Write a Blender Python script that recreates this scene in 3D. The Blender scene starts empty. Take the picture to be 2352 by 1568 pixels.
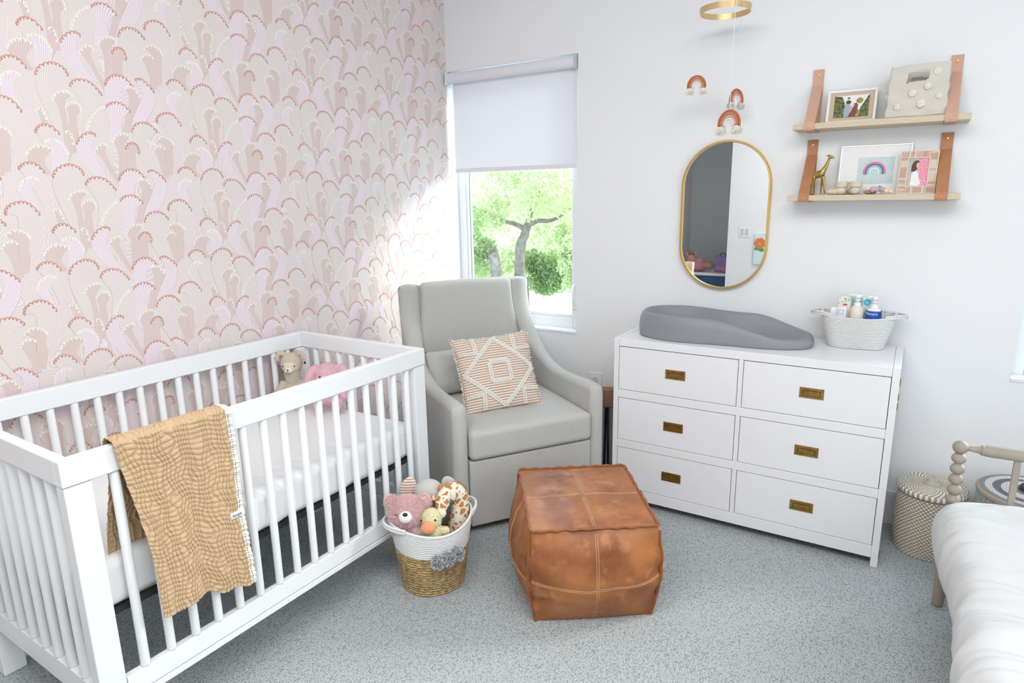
import bpy, bmesh, math, random
from mathutils import Vector, Matrix, noise
from mathutils.geometry import tessellate_polygon
import numpy as np
R = math.radians; PI = math.pi; TAU = 2*PI
random.seed(7)
S = bpy.context.scene
COL = S.collection
# ------------------------------------------------------------------ camera
CAM = Vector((2.4886, -3.2576, 1.5272)); YAW, PITCH, ROLL, FPX = -0.5622, 0.2229, -0.0165, 1462.683
def cam_axes():
    cy, sy, cp, sp = math.cos(YAW), math.sin(YAW), math.cos(PITCH), math.sin(PITCH)
    f = Vector((sy*cp, cy*cp, -sp)); r = Vector((cy, -sy, 0)); u = r.cross(f)
    cr, sr = math.cos(ROLL), math.sin(ROLL)
    return r*cr + u*sr, u*cr - r*sr, f
_r, _u, _f = cam_axes()
cd = bpy.data.cameras.new('camera'); cam = bpy.data.objects.new('camera', cd); COL.objects.link(cam)
cd.sensor_width = 36; cd.lens = FPX/2352*36; cd.clip_start = .05; cd.clip_end = 200
mw = Matrix((( _r.x, _u.x, -_f.x, CAM.x), (_r.y, _u.y, -_f.y, CAM.y), (_r.z, _u.z, -_f.z, CAM.z), (0, 0, 0, 1)))
cam.matrix_world = mw
S.camera = cam
def bp(u, v, ax, val):                      # pixel of the 2352x1568 frame -> point on an axis plane (used for measuring)
    D = _f*FPX + _r*(u-1176) - _u*(v-784)
    return CAM + D*((val-CAM[ax])/D[ax])
# ------------------------------------------------------------------ view, world, sun, big lights
S.view_settings.view_transform = 'Standard'; S.view_settings.look = 'None'
S.view_settings.gamma = 1; S.view_settings.use_curve_mapping = False; S.view_settings.exposure = 0.0
w = bpy.data.worlds.new('sky'); S.world = w; w.use_nodes = True
bg = w.node_tree.nodes['Background']; bg.inputs[0].default_value = (.68, .84, 1, 1); bg.inputs[1].default_value = 4.2
def light(kind, name, loc, target, energy, color=(1, 1, 1), size=1, size_y=None, angle=None):
    d = bpy.data.lights.new(name, kind); d.energy = energy; d.color = color
    if kind == 'AREA':
        d.size = size
        if size_y: d.shape = 'RECTANGLE'; d.size_y = size_y
    if kind == 'SUN' and angle: d.angle = angle
    o = bpy.data.objects.new(name, d); COL.objects.link(o); o.location = loc
    o.rotation_euler = (Vector(target)-Vector(loc)).to_track_quat('-Z', 'Y').to_euler()
    return o
light('SUN', 'sun', (4, 4, 5), (4-1.0, 4-1.05, 5-.62), 4.5, (1, .96, .9), angle=R(24))
light('AREA', 'ceiling_bounce', (2.15, -2.6, 2.84), (1.9, -1.8, 0), 106, (1, .985, .97), 2.6, 2.0)
light('AREA', 'side_fill', (4.1, -2.4, 1.6), (0.6, -1.3, .7), 15, (.82, .92, 1), 1.6, 1.4)  # added fill lamp just inside the right wall, which has no window
# ------------------------------------------------------------------ materials
MATS = {}
def mat(name, color, rough=.6, metal=0, bump=None, var=None, spec=.5, sheen=0, trans=0, alpha=1, coat=0, emit=None, sub=0):
    """bump=(scale, strength, distance) ; var=(scale, other colour, contrast)"""
    if name in MATS: return MATS[name]
    m = bpy.data.materials.new(name); m.use_nodes = True; nt = m.node_tree; b = nt.nodes['Principled BSDF']
    c = (*color, 1); b.inputs['Base Color'].default_value = c; b.inputs['Roughness'].default_value = rough
    b.inputs['Metallic'].default_value = metal; b.inputs['Specular IOR Level'].default_value = spec
    if sheen: b.inputs['Sheen Weight'].default_value = sheen
    if coat: b.inputs['Coat Weight'].default_value = coat
    if sub: b.inputs['Subsurface Weight'].default_value = sub; b.inputs['Subsurface Scale'].default_value = .01
    tc = nt.nodes.new('ShaderNodeTexCoord')
    if var:
        n = nt.nodes.new('ShaderNodeTexNoise'); n.inputs['Scale'].default_value = var[0]; n.inputs['Detail'].default_value = 5
        nt.links.new(tc.outputs['Object'], n.inputs['Vector'])
        cr = nt.nodes.new('ShaderNodeValToRGB'); k = var[2] if len(var) > 2 else .2
        cr.color_ramp.elements[0].position = .5-k; cr.color_ramp.elements[1].position = .5+k
        cr.color_ramp.elements[0].color = c; cr.color_ramp.elements[1].color = (*var[1], 1)
        nt.links.new(n.outputs['Fac'], cr.inputs['Fac']); nt.links.new(cr.outputs['Color'], b.inputs['Base Color'])
    if bump:
        n = nt.nodes.new('ShaderNodeTexNoise'); n.inputs['Scale'].default_value = bump[0]; n.inputs['Detail'].default_value = 4
        nt.links.new(tc.outputs['Object'], n.inputs['Vector'])
        bn = nt.nodes.new('ShaderNodeBump'); bn.inputs['Strength'].default_value = bump[1]
        bn.inputs['Distance'].default_value = bump[2] if len(bump) > 2 else .002
        nt.links.new(n.outputs['Fac'], bn.inputs['Height']); nt.links.new(bn.outputs['Normal'], b.inputs['Normal'])
    MATS[name] = m; return m
class NG:                                    # tiny node-expression helper
    def __init__(s, m): s.nt = m.node_tree; s.b = s.nt.nodes['Principled BSDF']
    def m(s, op, a, b=None, c=None):
        n = s.nt.nodes.new('ShaderNodeMath'); n.operation = op
        for i, x in enumerate((a, b, c)):
            if x is None: continue
            if isinstance(x, (int, float)): n.inputs[i].default_value = x
            else: s.nt.links.new(x, n.inputs[i])
        return n.outputs[0]
    def xyz(s):
        t = s.nt.nodes.new('ShaderNodeTexCoord'); q = s.nt.nodes.new('ShaderNodeSeparateXYZ')
        s.nt.links.new(t.outputs['Object'], q.inputs[0]); s.vec = t.outputs['Object']; return q.outputs[0], q.outputs[1], q.outputs[2]
    def noise(s, scale, detail=3):
        n = s.nt.nodes.new('ShaderNodeTexNoise'); n.inputs['Scale'].default_value = scale; n.inputs['Detail'].default_value = detail
        s.nt.links.new(s.vec, n.inputs['Vector']); return n.outputs['Fac']
    def mix(s, f, c1, c2):
        n = s.nt.nodes.new('ShaderNodeMix'); n.data_type = 'RGBA'
        s.nt.links.new(f, n.inputs[0]) if not isinstance(f, (int, float)) else setattr(n.inputs[0], 'default_value', f)
        for i, c in ((6, c1), (7, c2)):
            if isinstance(c, tuple): n.inputs[i].default_value = (*c, 1)
            else: s.nt.links.new(c, n.inputs[i])
        return n.outputs[2]
    def color(s, c): s.nt.links.new(c, s.b.inputs['Base Color'])
    def bump(s, h, strength=.5, dist=.003):
        n = s.nt.nodes.new('ShaderNodeBump'); n.inputs['Strength'].default_value = strength; n.inputs['Distance'].default_value = dist
        s.nt.links.new(h, n.inputs['Height']); s.nt.links.new(n.outputs[0], s.b.inputs['Normal'])
def sramp(g, x, lo, hi):
    n = g.nt.nodes.new('ShaderNodeMapRange'); n.interpolation_type = 'SMOOTHSTEP'
    g.nt.links.new(x, n.inputs[0]); n.inputs[1].default_value = lo; n.inputs[2].default_value = hi; return n.outputs[0]
def weave(name, c1, c2, n_ang, row_h, duty=.45, slope=.5, rough=.8, bump=.6, skew=0.0, radial=False):
    m = mat(name, c1, rough); g = NG(m); x, y, z = g.xyz()
    a = g.m('MULTIPLY', g.m('ARCTAN2', y, x), n_ang/TAU)
    rr = g.m('SQRT', g.m('ADD', g.m('MULTIPLY', x, x), g.m('MULTIPLY', y, y)))
    row = g.m('DIVIDE', rr if radial else z, row_h)
    fr = g.m('FRACT', row)
    t = g.m('FRACT', g.m('ADD', g.m('ADD', a, g.m('MULTIPLY', g.m('FLOOR', row), slope)), g.m('MULTIPLY', fr, skew)))
    f = sramp(g, g.m('ABSOLUTE', g.m('SUBTRACT', t, .5)), duty*.5+.06, duty*.5-.06)
    g.color(g.mix(g.m('MULTIPLY', f, g.m('ADD', .55, g.m('MULTIPLY', g.noise(60), .8))), c1, c2))
    h = g.m('ADD', g.m('SINE', g.m('MULTIPLY', fr, PI)), g.m('MULTIPLY', f, .4))
    g.bump(h, bump, .004); return m
def stripes(name, c1, c2, axis, period, duty=.45, rough=.8, bumpk=0):
    m = mat(name, c1, rough); g = NG(m); q = g.xyz()[axis]
    t = g.m('FRACT', g.m('DIVIDE', q, period))
    f = sramp(g, g.m('ABSOLUTE', g.m('SUBTRACT', t, .5)), duty*.5+.08, duty*.5-.08)
    g.color(g.mix(f, c1, c2))
    if bumpk: g.bump(g.m('MULTIPLY', f, -1), bumpk, .002)
    return m
WHITE = mat('white_paint', (.83, .84, .86), .45, bump=(300, .03))
WALL = mat('wall_paint', (.86, .87, .885), .7, bump=(260, .06))
CRIB = mat('crib_lacquer', (.85, .865, .88), .35, bump=(120, .02))
DRESS = mat('dresser_lacquer', (.84, .84, .86), .3, bump=(150, .02))
DARK = mat('dark_metal', (.02, .02, .022), .45)
BRASS = mat('brass', (.75, .52, .2), .28, 1)
AGED = mat('aged_brass', (.30, .17, .055), .42, 1, var=(40, (.45, .29, .10), .2), bump=(90, .2))
GOLD = mat('gold_figure', (.50, .34, .12), .22, 1)
BLACK = mat('black', (.01, .01, .01), .3)
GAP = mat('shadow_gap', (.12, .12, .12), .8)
# ------------------------------------------------------------------ mesh builder
class MB:
    def __init__(s): s.v = []; s.f = []; s.mi = []; s.cur = 0
    def add(s, vs, fs):
        o = len(s.v); s.v += [tuple(p) for p in vs]
        s.f += [tuple(i+o for i in f) for f in fs]; s.mi += [s.cur]*len(fs); return s
    def box(s, x0, x1, y0, y1, z0, z1):
        return s.add([(x0,y0,z0),(x1,y0,z0),(x1,y1,z0),(x0,y1,z0),(x0,y0,z1),(x1,y0,z1),(x1,y1,z1),(x0,y1,z1)],
              [(0,3,2,1),(4,5,6,7),(0,1,5,4),(1,2,6,5),(2,3,7,6),(3,0,4,7)])
    def grid(s, fn, nu, nv, cu=False, cv=False, flip=False):
        vs = [fn(i/(nu if cu else nu-1) if nu > 1 else 0, j/(nv if cv else nv-1)) for i in range(nu) for j in range(nv)]
        fs = []
        for i in range(nu if cu else nu-1):
            for j in range(nv if cv else nv-1):
                a = i*nv+j; b = ((i+1) % nu)*nv+j; c = ((i+1) % nu)*nv+(j+1) % nv; d = i*nv+(j+1) % nv
                fs.append((a, d, c, b) if flip else (a, b, c, d))
        return s.add(vs, fs)
    def ell(s, c, r, n=16, rot=None):
        c = Vector(c); r = Vector((r, r, r)) if isinstance(r, (int, float)) else Vector(r)
        def fn(i, j):
            t = i*TAU; p = j*PI
            q = Vector((r.x*math.sin(p)*math.cos(t), r.y*math.sin(p)*math.sin(t), r.z*math.cos(p)))
            if rot: q = rot @ q
            return c+q
        return s.grid(fn, n*2, n, cu=True, flip=True)
    def tube(s, pts, r, n=10, closed=False, cap=True, flat=1.0):
        P = [Vector(p) for p in pts]; k = len(P); rr = r if isinstance(r, (list, tuple)) else [r]*k
        vs = []; prev = None
        for i in range(k):
            t = (P[(i+1) % k]-P[i-1]) if closed else (P[min(i+1, k-1)]-P[max(i-1, 0)])
            if t.length < 1e-9: t = Vector((0, 0, 1))
            t.normalize()
            if prev is None:
                a = Vector((0, 0, 1)) if abs(t.z) < .9 else Vector((1, 0, 0)); nrm = (a - t*a.dot(t)).normalized()
            else:
                nrm = prev - t*prev.dot(t); nrm = nrm.normalized() if nrm.length > 1e-9 else prev
            prev = nrm; bn = t.cross(nrm)
            for j in range(n):
                a = TAU*j/n; vs.append(P[i] + nrm*(rr[i]*math.cos(a)) + bn*(rr[i]*flat*math.sin(a)))
        fs = []
        for i in range(k if closed else k-1):
            for j in range(n):
                fs.append((i*n+j, i*n+(j+1) % n, ((i+1) % k)*n+(j+1) % n, ((i+1) % k)*n+j))
        if cap and not closed: fs += [tuple(range(n))[::-1], tuple((k-1)*n+j for j in range(n))]
        return s.add(vs, fs)
    def lathe(s, prof, n=32, c=(0, 0, 0), sx=1, sy=1):
        def fn(i, j):
            t = i*TAU; r, z = prof[min(len(prof)-1, int(round(j*(len(prof)-1))))]
            return (c[0]+r*sx*math.cos(t), c[1]+r*sy*math.sin(t), c[2]+z)
        return s.grid(fn, n, len(prof), cu=True)
    def prism(s, out, a, b, ax):       # outline (2D) extruded along axis ax from a to b
        def p3(p, h):
            return (h, p[0], p[1]) if ax == 0 else (p[0], h, p[1]) if ax == 1 else (p[0], p[1], h)
        n = len(out); vs = [p3(p, a) for p in out]+[p3(p, b) for p in out]
        fs = [tuple(range(n))[::-1], tuple(range(n, 2*n))]+[(i, (i+1) % n, n+(i+1) % n, n+i) for i in range(n)]
        return s.add(vs, fs)
    def ribbon(s, path, x0, x1, th):   # strap: path of (y,z), extruded in x
        P = [Vector((0, p[0], p[1])) for p in path]; n = len(P); out = []; inn = []
        for i in range(n):
            t = (P[min(i+1, n-1)]-P[max(i-1, 0)]).normalized(); nr = Vector((0, t.z, -t.y))
            out.append(P[i]+nr*th/2); inn.append(P[i]-nr*th/2)
        loop = [(p.y, p.z) for p in out]+[(p.y, p.z) for p in reversed(inn)]
        m = len(loop); vs = [(x0, *p) for p in loop]+[(x1, *p) for p in loop]
        fs = [(i, (i+1) % m, m+(i+1) % m, m+i) for i in range(m)]
        for i in range(n-1): fs += [(i, m-1-i, m-2-i, i+1), (m+i, m+i+1, 2*m-2-i, 2*m-1-i)]
        return s.add(vs, fs)
    def build(s, name, mats, parent=None, smooth=False, bevel=0, seg=2, subd=0, solid=0, loc=None, recalc=True, merge=False):
        me = bpy.data.meshes.new(name); me.from_pydata(s.v, [], s.f)
        ms = mats if isinstance(mats, (list, tuple)) else [mats]
        for m in ms: me.materials.append(m)
        if len(ms) > 1: me.polygons.foreach_set('material_index', s.mi)
        if recalc or merge:
            bm = bmesh.new(); bm.from_mesh(me)
            if merge: bmesh.ops.remove_doubles(bm, verts=bm.verts, dist=1e-5)
            bmesh.ops.recalc_face_normals(bm, faces=bm.faces); bm.to_mesh(me); bm.free()
        if smooth or bevel: me.polygons.foreach_set('use_smooth', [True]*len(me.polygons))
        o = bpy.data.objects.new(name, me); COL.objects.link(o)
        if parent: o.parent = parent
        if loc: o.location = loc
        if bevel:
            b = o.modifiers.new('bevel', 'BEVEL'); b.width = bevel; b.segments = seg; b.limit_method = 'ANGLE'; b.angle_limit = R(35); b.harden_normals = True
        if solid:
            b = o.modifiers.new('solid', 'SOLIDIFY'); b.thickness = solid; b.offset = 0
        if subd:
            b = o.modifiers.new('subd', 'SUBSURF'); b.levels = subd; b.render_levels = subd
        me.update(); return o
def tag(o, label=None, cat=None, group=None, kind=None):
    if label: o['label'] = label
    if cat: o['category'] = cat
    if group: o['group'] = group
    if kind: o['kind'] = kind
    return o
def thing(name, label, cat, loc=(0, 0, 0), rz=0, group=None):
    o = bpy.data.objects.new(name, None); COL.objects.link(o); o.location = loc; o.rotation_euler = (0, 0, rz)
    o.empty_display_size = .1
    return tag(o, label, cat, group)
def struct(o, label, cat): return tag(o, label, cat, kind='structure')
def text_part(s, name, size, m, parent, M4, depth=.0003, shear=0):
    c = bpy.data.curves.new(name, 'FONT'); c.body = s; c.size = size; c.extrude = depth; c.align_x = 'CENTER'; c.align_y = 'CENTER'; c.shear = shear
    t = bpy.data.objects.new(name, c); me = bpy.data.meshes.new_from_object(t); bpy.data.objects.remove(t)
    me.materials.clear(); me.materials.append(m)
    o = bpy.data.objects.new(name, me); COL.objects.link(o); o.parent = parent; o.matrix_local = M4; return o
def lerp(a, b, t): return a+(b-a)*t
def sstep(a, b, x):
    t = max(0, min(1, (x-a)/(b-a))); return t*t*(3-2*t)
def spline(pts, n):                          # Catmull-Rom through 2D/3D points
    P = [Vector(p) for p in pts]; k = len(P)-1; out = []
    for i in range(n):
        t = i/(n-1)*k; j = min(int(t), k-1); f = t-j
        a, b, c, d = P[max(j-1, 0)], P[j], P[j+1], P[min(j+2, k)]
        out.append(.5*((2*b)+(c-a)*f+(2*a-5*b+4*c-d)*f*f+(3*b-a-3*c+d)*f**3))
    return out
def blob(shapes, voxel=.005, smooth=6):      # union of ellipsoids, remeshed to one soft surface
    mb = MB()
    for sh in shapes:
        if sh[0] == 'e': mb.ell(sh[1], sh[2], 12, sh[3] if len(sh) > 3 else None)
        else: mb.tube(sh[1], sh[2], 12)
    o = mb.build('tmp', WHITE)
    md = o.modifiers.new('r', 'REMESH'); md.mode = 'VOXEL'; md.voxel_size = voxel
    sm = o.modifiers.new('s', 'SMOOTH'); sm.iterations = smooth; sm.factor = .6
    dg = bpy.context.evaluated_depsgraph_get(); e = o.evaluated_get(dg); me = e.to_mesh()
    v = [tuple(x.co) for x in me.vertices]; f = [tuple(p.vertices) for p in me.polygons]; nr = [tuple(x.normal) for x in me.vertices]
    e.to_mesh_clear(); m = o.data; bpy.data.objects.remove(o); bpy.data.meshes.remove(m)
    r = MB(); r.add(v, f); r.nr = nr; return r
def fur(mb, n, length, width=.0012, tilt=.6, grav=0, seed=1, curl=0):
    rnd = random.Random(seed); V = mb.v; N = getattr(mb, 'nr', None); F = list(mb.f); vs = []; fs = []
    for i in range(n):
        f = F[rnd.randrange(len(F))]; a, b, c = (Vector(V[k]) for k in f[:3])
        p = a+(b-a)*rnd.random()+(c-a)*rnd.random()*.9
        nn = Vector(N[f[0]]) if N else (b-a).cross(c-a).normalized()
        rv = Vector((rnd.uniform(-1, 1), rnd.uniform(-1, 1), rnd.uniform(-1, 1)))
        d = (nn+rv*tilt+Vector((0, 0, -grav))).normalized(); sd = d.cross(rv).normalized()*width; L = length*rnd.uniform(.6, 1.2)
        k = len(vs); p = p-nn*.001
        vs += [p-sd, p+sd, p+d*L*.6+sd*.8, p+d*L*.6-sd*.8, p+d*L+Vector((0, 0, -grav*L*.3))]
        fs += [(k, k+1, k+2, k+3), (k+3, k+2, k+4)]
    mb.add(vs, fs); return mb
def rbox(mb, c, h, r, n=6, fn=None):         # rounded box (superellipse style) centre c, half sizes h, corner radius r
    c = Vector(c); h = Vector(h)
    for ax in range(3):
        for sg in (-1, 1):
            def g(i, j):
                i = .5-.5*math.cos(PI*i); j = .5-.5*math.cos(PI*j)
                p = Vector((0, 0, 0)); a1, a2 = (ax+1) % 3, (ax+2) % 3
                p[ax] = sg*h[ax]; p[a1] = (i*2-1)*h[a1]; p[a2] = (j*2-1)*h[a2]
                q = Vector([max(-h[k]+r, min(h[k]-r, p[k])) for k in range(3)]); d = p-q
                if d.length > 1e-9: p = q+d.normalized()*min(r, d.length) if d.length > r else p
                p = c+p
                return fn(p) if fn else p
            mb.grid(g, n, n, flip=(sg < 0))
    return mb
# ================================================================== ROOM
CEIL = 2.9; FRONT = -4.2; RIGHT = 4.3
# carpet: looped pile in rows
cp = mat('carpet', (.4, .42, .43), .95); g = NG(cp); x, y, z = g.xyz()
vo = g.nt.nodes.new('ShaderNodeTexVoronoi'); vo.inputs['Scale'].default_value = 210; vo.inputs['Randomness'].default_value = .75
mp = g.nt.nodes.new('ShaderNodeMapping'); mp.inputs['Scale'].default_value = (1, .72, 1); mp.inputs['Rotation'].default_value = (0, 0, R(12))
g.nt.links.new(g.vec, mp.inputs[0]); g.nt.links.new(mp.outputs[0], vo.inputs['Vector'])
loop = sramp(g, vo.outputs['Distance'], .0, .72)
n1 = g.noise(2.2, 4); n2 = g.noise(90, 3)
base = g.mix(g.m('MULTIPLY', n2, 1.0), (.455, .495, .505), (.56, .59, .59))
base = g.mix(g.m('MULTIPLY', sramp(g, n1, .35, .7), .25), base, (.47, .515, .53))
g.color(g.mix(sramp(g, loop, .86, 1.0), base, (.28, .31, .32)))
g.bump(g.m('ADD', g.m('MULTIPLY', loop, -1), g.m('MULTIPLY', n2, .3)), .6, .004)
struct(MB().box(-.02, RIGHT, FRONT-.9, 0, -.1, 0).build('floor', cp), 'grey looped carpet floor', 'floor')
struct(MB().box(-.2, RIGHT+.2, FRONT-1, .2, CEIL, CEIL+.1).build('ceiling', WALL), 'white ceiling', 'ceiling')
WX0, WX1, WZ0, WZ1 = -.0, .878, .756, 2.262           # first window opening
VX0, VX1 = 2.885, 3.80                                # second window opening
mb = MB(); Y0, Y1 = 0, .17
for a in ((-.2, WX0, 0, CEIL), (WX0, WX1, 0, WZ0), (WX0, WX1, WZ1, CEIL), (WX1, VX0, 0, CEIL), (VX0, VX1, 0, WZ0), (VX0, VX1, WZ1, CEIL), (VX1, RIGHT+.2, 0, CEIL)):
    mb.box(a[0], a[1], Y0, Y1, a[2], a[3])
struct(mb.build('wall_back', WALL), 'white painted back wall with two windows', 'wall')
struct(MB().box(RIGHT, RIGHT+.1, FRONT-1, 0, 0, CEIL).build('wall_right', WALL), 'white right wall', 'wall')
# front wall (behind the camera, seen in the mirror): white wall with a closet alcove at its left
GREYW = mat('alcove_paint', (.58, .62, .63), .8, bump=(200, .08))
struct(MB().box(.70, RIGHT, FRONT-.9, FRONT, 0, CEIL).build('wall_front', WALL), 'white front wall with light switches, seen in the mirror', 'wall')
struct(MB().box(-.02, .70, FRONT-1, FRONT-.9, 0, CEIL).build('wall_alcove', GREYW), 'grey back of the alcove, seen in the mirror', 'wall')
# ---- wallpaper: printed plumes, traced repeat of .537 x .326 m
WPCOL = [mat('wallpaper_ground', (0.741, 0.646, 0.627), .75), mat('wallpaper_white', (0.836, 0.760, 0.803), .75), mat('wallpaper_mauve_line', (.66, .41, .48), .75),
         mat('wallpaper_beige', (0.712, 0.617, 0.594), .75), mat('wallpaper_beige_line', (0.827, 0.769, 0.750), .75), mat('wallpaper_tan', (.735, .615, .59), .75),
         mat('wallpaper_tan_line', (.61, .44, .41), .75), mat('wallpaper_rust', (.59, .30, .24), .7), mat('wallpaper_cream', (.84, .81, .71), .75)]
g = NG(WPCOL[0]); x, y, z = g.xyz(); nz = g.noise(3.2, 2)
ln = g.m('ABSOLUTE', g.m('SUBTRACT', g.m('FRACT', g.m('MULTIPLY', g.m('ADD', g.m('ADD', y, g.m('MULTIPLY', z, -.25)), g.m('MULTIPLY', nz, .5)), 125)), .5))
g.color(g.mix(sramp(g, ln, .24, .34), (.735, .635, .615), (.815, .75, .73)))
K = 3.1367
def wp(p):
    q = bp(p[0]/K, p[1]/K, 0, 0); return (q.y, q.z)
# kind, scallop colour, arc points, left edge, right edge   (coordinates on a close crop of the wall)
PL = [
 ('w', 'r', [(752,608),(775,565),(830,540),(900,562),(962,632)], [(760,690),(800,790),(820,900)], [(885,640),(870,720),(900,900)]),
 ('w', 'r', [(745,798),(765,760),(810,738),(875,745),(938,802)], [(745,880),(790,1010),(820,1100)], [(882,850),(880,960),(900,1100)]),
 ('w', 'r', [(975,570),(1015,568),(1065,610),(1110,658)], [(1030,680),(960,850),(925,1010)], [(1112,760),(1040,900),(960,1040)]),
 ('w', 'r', [(432,295),(455,262),(500,232),(545,228),(578,252)], [(450,400),(560,540),(700,680),(760,770)], [(545,320),(600,460),(700,620),(800,760)]),
 ('b', 'r', [(250,528),(275,480),(340,450),(400,455),(460,490),(492,540)], [(262,640),(340,820),(420,1000)], [(430,600),(440,700),(560,1000)]),
 ('b', 'r', [(500,612),(530,578),(590,572),(650,592),(700,640),(735,682)], [(560,700),(600,800),(590,1000)], [(760,800),(720,960),(640,1080)]),
 ('b', 'r', [(945,945),(975,895),(1035,882),(1085,900),(1130,945)], [(960,1050),(1020,1160),(1080,1260)], [(1060,1000),(1090,1100),(1180,1240)]),
 ('b', 'r', [(1035,208),(1050,165),(1110,148),(1170,175),(1225,255)], [(1100,240),(1110,330),(1130,420)], [(1245,340),(1240,460),(1200,560)]),
 ('t', 'c', [(375,708),(400,672),(450,655),(485,658),(520,682)], [(420,780),(445,900),(470,1080)], [(470,730),(480,850),(540,1080)]),
 ('t', 'c', [(470,765),(500,738),(545,738),(580,765),(590,805)], [(495,840),(490,980),(470,1100)], [(550,840),(565,980),(560,1100)]),
 ('t', 'c', [(705,312),(725,280),(765,265),(805,268),(838,292)], [(745,400),(755,520),(750,600)], [(800,350),(830,440),(840,600)]),
 ('t', 'r', [(803,378),(825,348),(865,345),(895,370),(912,428)], [(800,440),(800,520),(800,600)], [(880,440),(885,520),(890,600)]),
 ('t', 'c', [(568,378),(590,345),(625,325),(660,332),(675,355)], [(610,420),(680,530),(750,650)], [(650,390),(700,500),(790,660)]),
 ('t', 'c', [(1035,348),(1070,325),(1115,335),(1150,360),(1170,392)], [(1095,400),(1110,520),(1120,620)], [(1160,450),(1165,540),(1160,620)]),
 ('t', 'c', [(1012,425),(1030,398),(1060,390),(1100,412)], [(1040,460),(1070,540),(1085,640)], [(1105,480),(1120,560),(1130,640)]),
 ('w', 'c', [(195,250),(245,242),(300,265),(345,310),(375,370)], [(240,290),(255,380),(240,500)], [(375,420),(340,480),(290,520)]),
 ('t', 'c', [(45,335),(70,300),(120,278),(190,288),(255,328)], [(70,400),(110,470),(170,520)], [(210,360),(190,420),(240,500)]),
 ('b', 'r', [(115,170),(135,138),(180,122),(240,145),(305,208)], [(150,220),(190,300),(200,380)], [(300,260),(280,340),(300,400)]),
 ('t', 'c', [(258,782),(290,780),(315,805),(338,852)], [(290,850),(300,920),(310,980)], [(340,890),(335,940),(330,990)]),
 ('t', 'c', [(350,200),(372,200),(398,235),(415,298)], [(345,280),(320,380),(280,480)], [(412,350),(370,430),(320,500)]),
 ('w', 'c', [(-8,600),(8,545),(50,515),(100,512),(145,535)], [(30,680),(100,800),(150,950),(165,1080)], [(95,610),(130,720),(190,860),(190,1060)]),
 ('b', 'r', [(-10,432),(20,405),(75,398),(135,425),(190,485)], [(40,500),(120,620),(180,760)], [(205,540),(250,640),(250,760)]),
 ('b', 'c', [(640,40),(600,60),(540,120),(505,200)][::-1], [(520,300),(560,400),(640,520)], [(700,160),(680,300),(720,480)]),
 ('t', 'c', [(900,630),(930,622),(970,640),(1008,695)], [(930,720),(910,820),(880,960)], [(1005,740),(960,850),(930,960)]),
]
RY, RZ = .537, .326
tiles = []
for kind, sc, arc, le, ri in PL:
    arc = [Vector((*wp(p), 0)) for p in arc]; le = [Vector((*wp(p), 0)) for p in le]; ri = [Vector((*wp(p), 0)) for p in ri]
    top = max(p.y for p in arc); az = spline(arc, 40); wd = sum((az[i+1]-az[i]).length for i in range(39))
    step = .0098 if kind == 'w' else .0080 if kind == 't' else .0085
    ns = max(3, int(round(wd/step))); ss = []
    lw = {'w': .2, 'b': .42, 't': .26}[kind]
    for i in range(ns): ss += [i/ns, (i+1-lw)/ns]
    ss.append(1.0); nr = 13; pts = []
    for s_ in ss:
        q = az[0]+(az[39]-az[0])*0; fi = s_*39; i0 = min(38, int(fi)); a = az[i0].lerp(az[i0+1], fi-i0)
        ctl = [a]+[l.lerp(r_, s_) for l, r_ in zip(le, ri)]
        pts.append([(p.x, p.y) for p in spline(ctl, nr)])
    m1 = {'w': 1, 'b': 3, 't': 5}[kind]; m2 = m1+1
    V = [(0, *p) for col in pts for p in col]; F = []; MI = []
    for i in range(len(ss)-1):
        for j in range(nr-1):
            F.append((i*nr+j, i*nr+j+1, (i+1)*nr+j+1, (i+1)*nr+j)); MI.append(m1 if i % 2 == 0 else m2)
    # scalloped crest: beads hooked over a fine line
    nb = max(4, int(round(wd/.0135))); mc = 7 if sc == 'r' else 8; br = .0047 if sc == 'r' else .0052
    LV = []; LF = []
    for i in range(nb*2+1):
        fi = i/(nb*2)*39; i0 = min(38, int(fi)); a = az[i0].lerp(az[i0+1], fi-i0); t = (az[min(i0+1, 39)]-az[max(i0-1, 0)]).normalized(); n_ = Vector((-t.y, t.x, 0))
        off = .0022 if i % 2 else -.0006
        p1 = a+n_*(off+.0017); p2 = a+n_*(off-.0017); LV += [(2, p1.x, p1.y), (2, p2.x, p2.y)]
        if i: k = len(LV); LF.append((k-4, k-3, k-1, k-2))
        if i % 2 == 0:
            c_ = a-n_*.0028; k0 = len(LV)
            LV2 = [(1, c_.x+br*.8*math.cos(TAU*q/7)*(1), c_.y+br*math.sin(TAU*q/7)) for q in range(7)]
            # beads stored separately so the line strip indices stay simple
            V0 = len(V); V += LV2; F.append(tuple(range(V0, V0+7))); MI.append(mc)
    V0 = len(V); V += LV; F += [tuple(q+V0 for q in f) for f in LF]; MI += [mc]*len(LF)
    tiles.append((top, V, F, MI))
zmin = -.4
allv = []; allf = []; allm = []
tiles.sort(key=lambda t: -((t[0]) % RZ))
YW0, YW1 = FRONT-.9, 0.0
V = []; cells = []
for t in tiles:
    ys = [v[1] for v in t[1]]; zs = [v[2] for v in t[1]]
    arr = np.array(t[1]); F = t[2]; MI = t[3]
    for i in range(-9, 8):
        for j in range(-8, 9):
            dy, dz = i*RY, j*RZ
            if max(ys)+dy < -3.6 or min(ys)+dy > 0 or max(zs)+dz < 0 or min(zs)+dz > CEIL: continue
            cells.append((-(t[0]+dz), arr, F, MI, dy, dz))
cells.sort(key=lambda c: c[0])
ranks = {h: i for i, h in enumerate(sorted({round(c[0], 5) for c in cells}))}
off = 0
AV = []; AF = []; AM = []
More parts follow.
